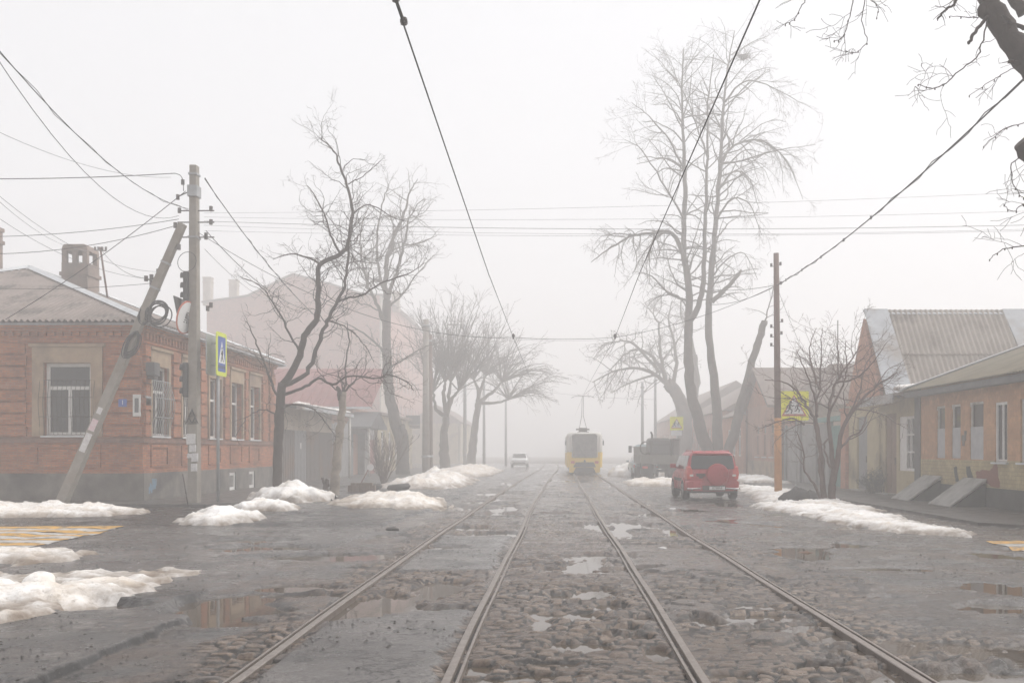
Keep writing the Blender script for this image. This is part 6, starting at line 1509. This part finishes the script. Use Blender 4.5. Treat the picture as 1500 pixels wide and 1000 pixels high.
mb = MB(); mb.prism([(-.62,.86),(.62,.86),(.78,.52),(-.78,.52)],'y',.07,.13); mb.box(-1.0,1.0,.5,14.5,.18,.56); mb.box(-.09,.09,-.15,.5,.42,.62); mb.tube([(0,-.18,.9),(0,.1,.95)],.07,6); mb.build('coupler_bay', M['metal_dark'], tm_, local=True)
for y in (2.5, 4.4, 10.6, 12.5):
    mb = MB(); mb.disc((-.76,y,.35),'x',0,.34,-.06,.06,18); mb.disc((.76,y,.35),'x',0,.34,-.06,.06,18); mb.tube([(-.76,y,.35),(.76,y,.35)], .07, 8); mb.build('wheelset', M['iron'], tm_, local=True)
mb = MB(); mb.box(-.42,.42,4.0,6.0,2.952,3.05); mb.box(-.3,.3,4.3,5.7,3.051,3.22)
zc_ = 5.7
for sx_ in (-1,1): mb.tube([(sx_*.3,4.4,3.15),(sx_*.06,6.2,4.3),(sx_*.05,5.0,zc_)], .02, 5)
mb.tube([(-.3,4.4,3.3),(.3,4.4,3.3)], .05, 5); mb.tube([(-.85,5,zc_-.12),(-.6,5,zc_),(.6,5,zc_),(.85,5,zc_-.12)], .02, 5); mb.tube([(-.5,5.3,3.25),(.5,5.3,3.25)], .07, 6)
mb.build('pantograph', M['iron'], tm_, local=True)

# ------------------------------------------------------------------ overhead wires
def sagline(a, b, sag, n=14, t0=0.):
    a, b = Vector(a), Vector(b); ts = [t0+(1-t0)*k/n for k in range(n+1)]
    return [a + (b-a)*t - Vector((0,0,sag*4*t*(1-t))) for t in ts]
def wire(label, a, b, sag=.2, r=.008, mat='wire', pts=None, twist=0, fit=0):
    mb = MB(); p = pts or sagline(a, b, sag, 26, t0=-.8 if (a.x < -7 and a.x < PX(-20, a.y)) else 0.)
    mb.tube(p, r, 5, smooth=True)
    if twist:
        q = [v+Vector((.03*math.sin(i*1.9),.02*math.cos(i*1.9),.035*math.cos(i*2.3))) for i, v in enumerate(p)]; mb.tube(q, r*.8, 4)
    for k in range(fit):
        c = p[2+k*3 % (len(p)-2)]; mb.blob(c, .03, .03, .045, k, .3, 6, 5)
    return tag(mb.build('overhead_wire', M[mat]), label, 'wire', 'overhead wires')
WH = EYE+4.2
wire('tram contact wire running down the middle of the left track', None, None, r=.009, pts=[(-1.50,1.0,WH),(-1.50,9,WH-.02),(-1.58,23,WH-.12),(-1.62,36.9,WH),(-1.5,60,WH-.12),(-1.3,80,WH),(-1.1,118,WH-.1)])
wire('tram contact wire running along the right track to the tram pantograph', None, None, r=.009, pts=[(1.88,1.0,WH),(1.88,9,WH-.02),(1.9,23,WH-.12),(2.15,36.9,WH),(1.98,56,WH-.1),(1.93,74,WH-.12),(2.1,118,WH-.1)])
t = thing('section_insulator', 'dark insulator clamp on the left contact wire at the top of the picture', 'insulator', (-1.5, 9.6, WH))
mb = MB(); mb.tube([(-1.5,9.25,WH),(-1.5,9.75,WH-.0)], .014, 6); mb.build('clamp_bar', M['iron'], t)
mb = MB()
for y in (9.25,9.75): mb.disc((-1.5,y,WH),'z',0,.032,-.03,.035,8); mb.obox((-1.5,y,WH), .07, .05, .03)
mb.build('clamp_block', M['ceramic'], t)
wpt = Vector((WPX-.07, WPY, ZZ(418,WPY)))
hngL, hngR = Vector((-1.62,36.9,WH)), Vector((2.15,36.9,WH))
for c_, lab in ((hngL,'small hanger clamp where the span wire holds the left contact wire'),(hngR,'small hanger clamp where the span wire holds the right contact wire')):
    mb = MB(); mb.tube([c_+Vector((0,0,-.06)), c_+Vector((0,0,.14))], .03, 6); mb.disc(c_+Vector((0,0,.06)),'z',0,.06,-.04,.04,8); tag(mb.build('hanger_clamp', M['iron']), lab, 'clamp')
wire('span wire from the orange based pole to the right contact wire', wpt, hngR, .25, .009)
wire('span wire crossing between the two contact wires', hngR, hngL, .07, .009)
wire('span wire from the left contact wire up to the concrete pole', hngL, (PXX+.1, PY, HP-2.0), .9, .009)
wire('slack second cable from the orange based pole toward the poplar', wpt, P(1040,446,44), .2, .012)
wire('upper cable from the orange based pole to the poplar trunk', wpt+Vector((0,0,.02)), P(1043,424,46), .1, .012)
wire('heavy dark feeder cable from the orange based pole up to the top right corner', wpt, (7.4,13.9,7.7), .35, .015, twist=1, fit=5)
wire('short service wire from the orange based pole to the hip roofed house', wpt, (13.2, 48.5, 4.1), .3, .007)
for i, (y0, y1, ey, lab) in enumerate(((312,316,262,'topmost faint conductor crossing the street, rising to the right'),(318,322,297,'second faint conductor crossing the street'),(324,329,321,'darker conductor crossing the street at mid height'),(330,326,324,'thin conductor crossing close above the darker one'),(338,338,330,'lowest faint conductor crossing the street'))):
    wire(lab, P(299,y0,30), P(2100,ey-12,26), [.25,.3,.35,.4,.3][i], .007 if i == 2 else .004, 'wire_grey')
TOPP = Vector((PXX,PY,HP))
wire('pair of twisted dark cables from the upper left frame edge to the concrete pole', P(-40,28,15), P(276,306,29.9), .55, .009, twist=1)
wire('slacker dark cable from the upper left frame edge to the strut head', P(-40,30,15), P(262,316,29.7), 1.0, .007, twist=0)
wire('thick horizontal dark cable leaving the concrete pole to the left', P(-30,262,30), P(256,254,30), .05, .014, fit=2)
wire('looped jumper from the thick horizontal cable down to a pole insulator', None, None, r=.012, pts=catmull([P(256,254,30),P(264,257,29.9),P(268,265,29.9),P(269,280,29.9)],4))
wire('cable from the pole top sloping down to the corner house eave', P(8,468,30.4), P(272,280,29.9), .15, .012)
wire('upper of two cables from the strut to the left frame edge', P(-30,347,30), P(262,321,29.8), .12, .010)
wire('lower of two cables from the strut to the left frame edge', P(-30,372,30), P(256,331,29.8), .22, .010)
wire('thin wire from upper left to the foot of the roof mast', P(-30,180,20), P(250,260,29.9), .3, .006, 'wire_grey')
wire('faint wire crossing from the left edge to the strut insulators', P(-30,262,22), P(232,398,29.6), .5, .006, 'wire_grey')
wire('faint wire from the left edge dipping to the roof mast', P(-30,268,22), b_ if False else P(147,366,38.5), .5, .006, 'wire_grey')
wire('faint second wire running from left edge past the roof mast to the strut', P(-30,300,24), P(214,408,29.6), .35, .006, 'wire_grey')
wire('level wire from the roof mast to the strut', P(147,364,38.6), P(222,408,29.6), .3, .008)
wire('level wire at chimney height from the left edge to the lower strut insulators', P(-30,421,34), P(222,415,29.6), .1, .008)
wire('cable from the concrete pole down to the gate shed roof', P(300,262,30), P(470,470,44), .3, .014, twist=1)
wire('second cable from the concrete pole sagging behind the gnarled tree', P(302,338,30), P(455,455,46), .45, .012)
wire('faint wire from the concrete pole toward the tall pink block', P(300,365,30), P(420,440,69), .6, .008, 'wire_grey')
wire('far faint span wire above the distant left lane', P(640,487,67), P(900,497,88), .3, .014, 'wire_grey')
wire('far faint span wire above the tram', P(741,565,112), P(960,585,92), .3, .016, 'wire_grey')
# ------------------------------------------------------------------ air, sky, sun, camera
m = bpy.data.materials.new('fog'); m.use_nodes = True; nt = m.node_tree; nt.nodes.clear()
out = nd(nt, 'ShaderNodeOutputMaterial'); pv = nd(nt, 'ShaderNodeVolumePrincipled')
pv.inputs['Color'].default_value = (.995, .985, .98, 1); pv.inputs['Density'].default_value = .0092; pv.inputs['Anisotropy'].default_value = 0.22
pv.inputs['Density Attribute'].default_value = ''; pv.inputs['Color Attribute'].default_value = ''; pv.inputs['Temperature Attribute'].default_value = ''
nt.links.new(pv.outputs[0], out.inputs['Volume'])
try: m.cycles.homogeneous_volume = True
except Exception: pass
mb = MB(); mb.box(-301.5, 301.5, -291.5, 301.5, -1.3, 27.5)
hz = mb.build('haze', m); hz['kind'] = 'stuff'; hz.display_type = 'WIRE'

EL, RO = 48, 62
w = bpy.data.worlds.new('World'); scene.world = w; w.use_nodes = True; nt = w.node_tree
bg = nt.nodes['Background']
sky = nd(nt, 'ShaderNodeTexSky'); sky.sky_type = 'NISHITA'; sky.sun_disc = False; sky.sun_elevation = R(EL); sky.sun_rotation = R(RO); sky.air_density = 1.0; sky.dust_density = 4.0; sky.ozone_density = .6
hs = nd(nt, 'ShaderNodeHueSaturation', inp={'Saturation': .10, 'Value': 1.0}); nt.links.new(sky.outputs[0], hs.inputs['Color'])
sk_ = mixc(nt, .72, hs.outputs[0], C(6.65,6.68,6.95))
nt.links.new(sk_, bg.inputs['Color']); bg.inputs['Strength'].default_value = .08
sun = bpy.data.lights.new('sun', 'SUN'); sun.energy = 1.5; sun.angle = R(50); sun.color = (1, .97, .93)
so = bpy.data.objects.new('sun', sun); COL.objects.link(so)
az = R(RO); dirv = Vector((math.sin(az)*math.cos(R(EL)), math.cos(az)*math.cos(R(EL)), math.sin(R(EL))))
so.rotation_euler = dirv.to_track_quat('Z', 'Y').to_euler(); so.location = (0, -5, 40)

cam = bpy.data.cameras.new('camera'); cam.lens = 35.0; cam.sensor_width = 36; cam.shift_x = (750-VX)/1500; cam.shift_y = (VY-500)/1500; cam.clip_start = .1; cam.clip_end = 1500
co_ = bpy.data.objects.new('camera', cam); COL.objects.link(co_); co_.location = (0,0,EYE); co_.rotation_euler = (R(90),0,0); scene.camera = co_
scene.render.engine = 'CYCLES'
scene.view_settings.view_transform = 'Standard'; scene.view_settings.look = 'None'; scene.view_settings.exposure = 1.0; scene.view_settings.gamma = 1; scene.view_settings.use_curve_mapping = False
cy = scene.cycles; cy.use_denoising = True; cy.max_bounces = 10; cy.diffuse_bounces = 3; cy.glossy_bounces = 3; cy.transmission_bounces = 2; cy.volume_bounces = 8; cy.use_adaptive_sampling = True; cy.adaptive_threshold = .02
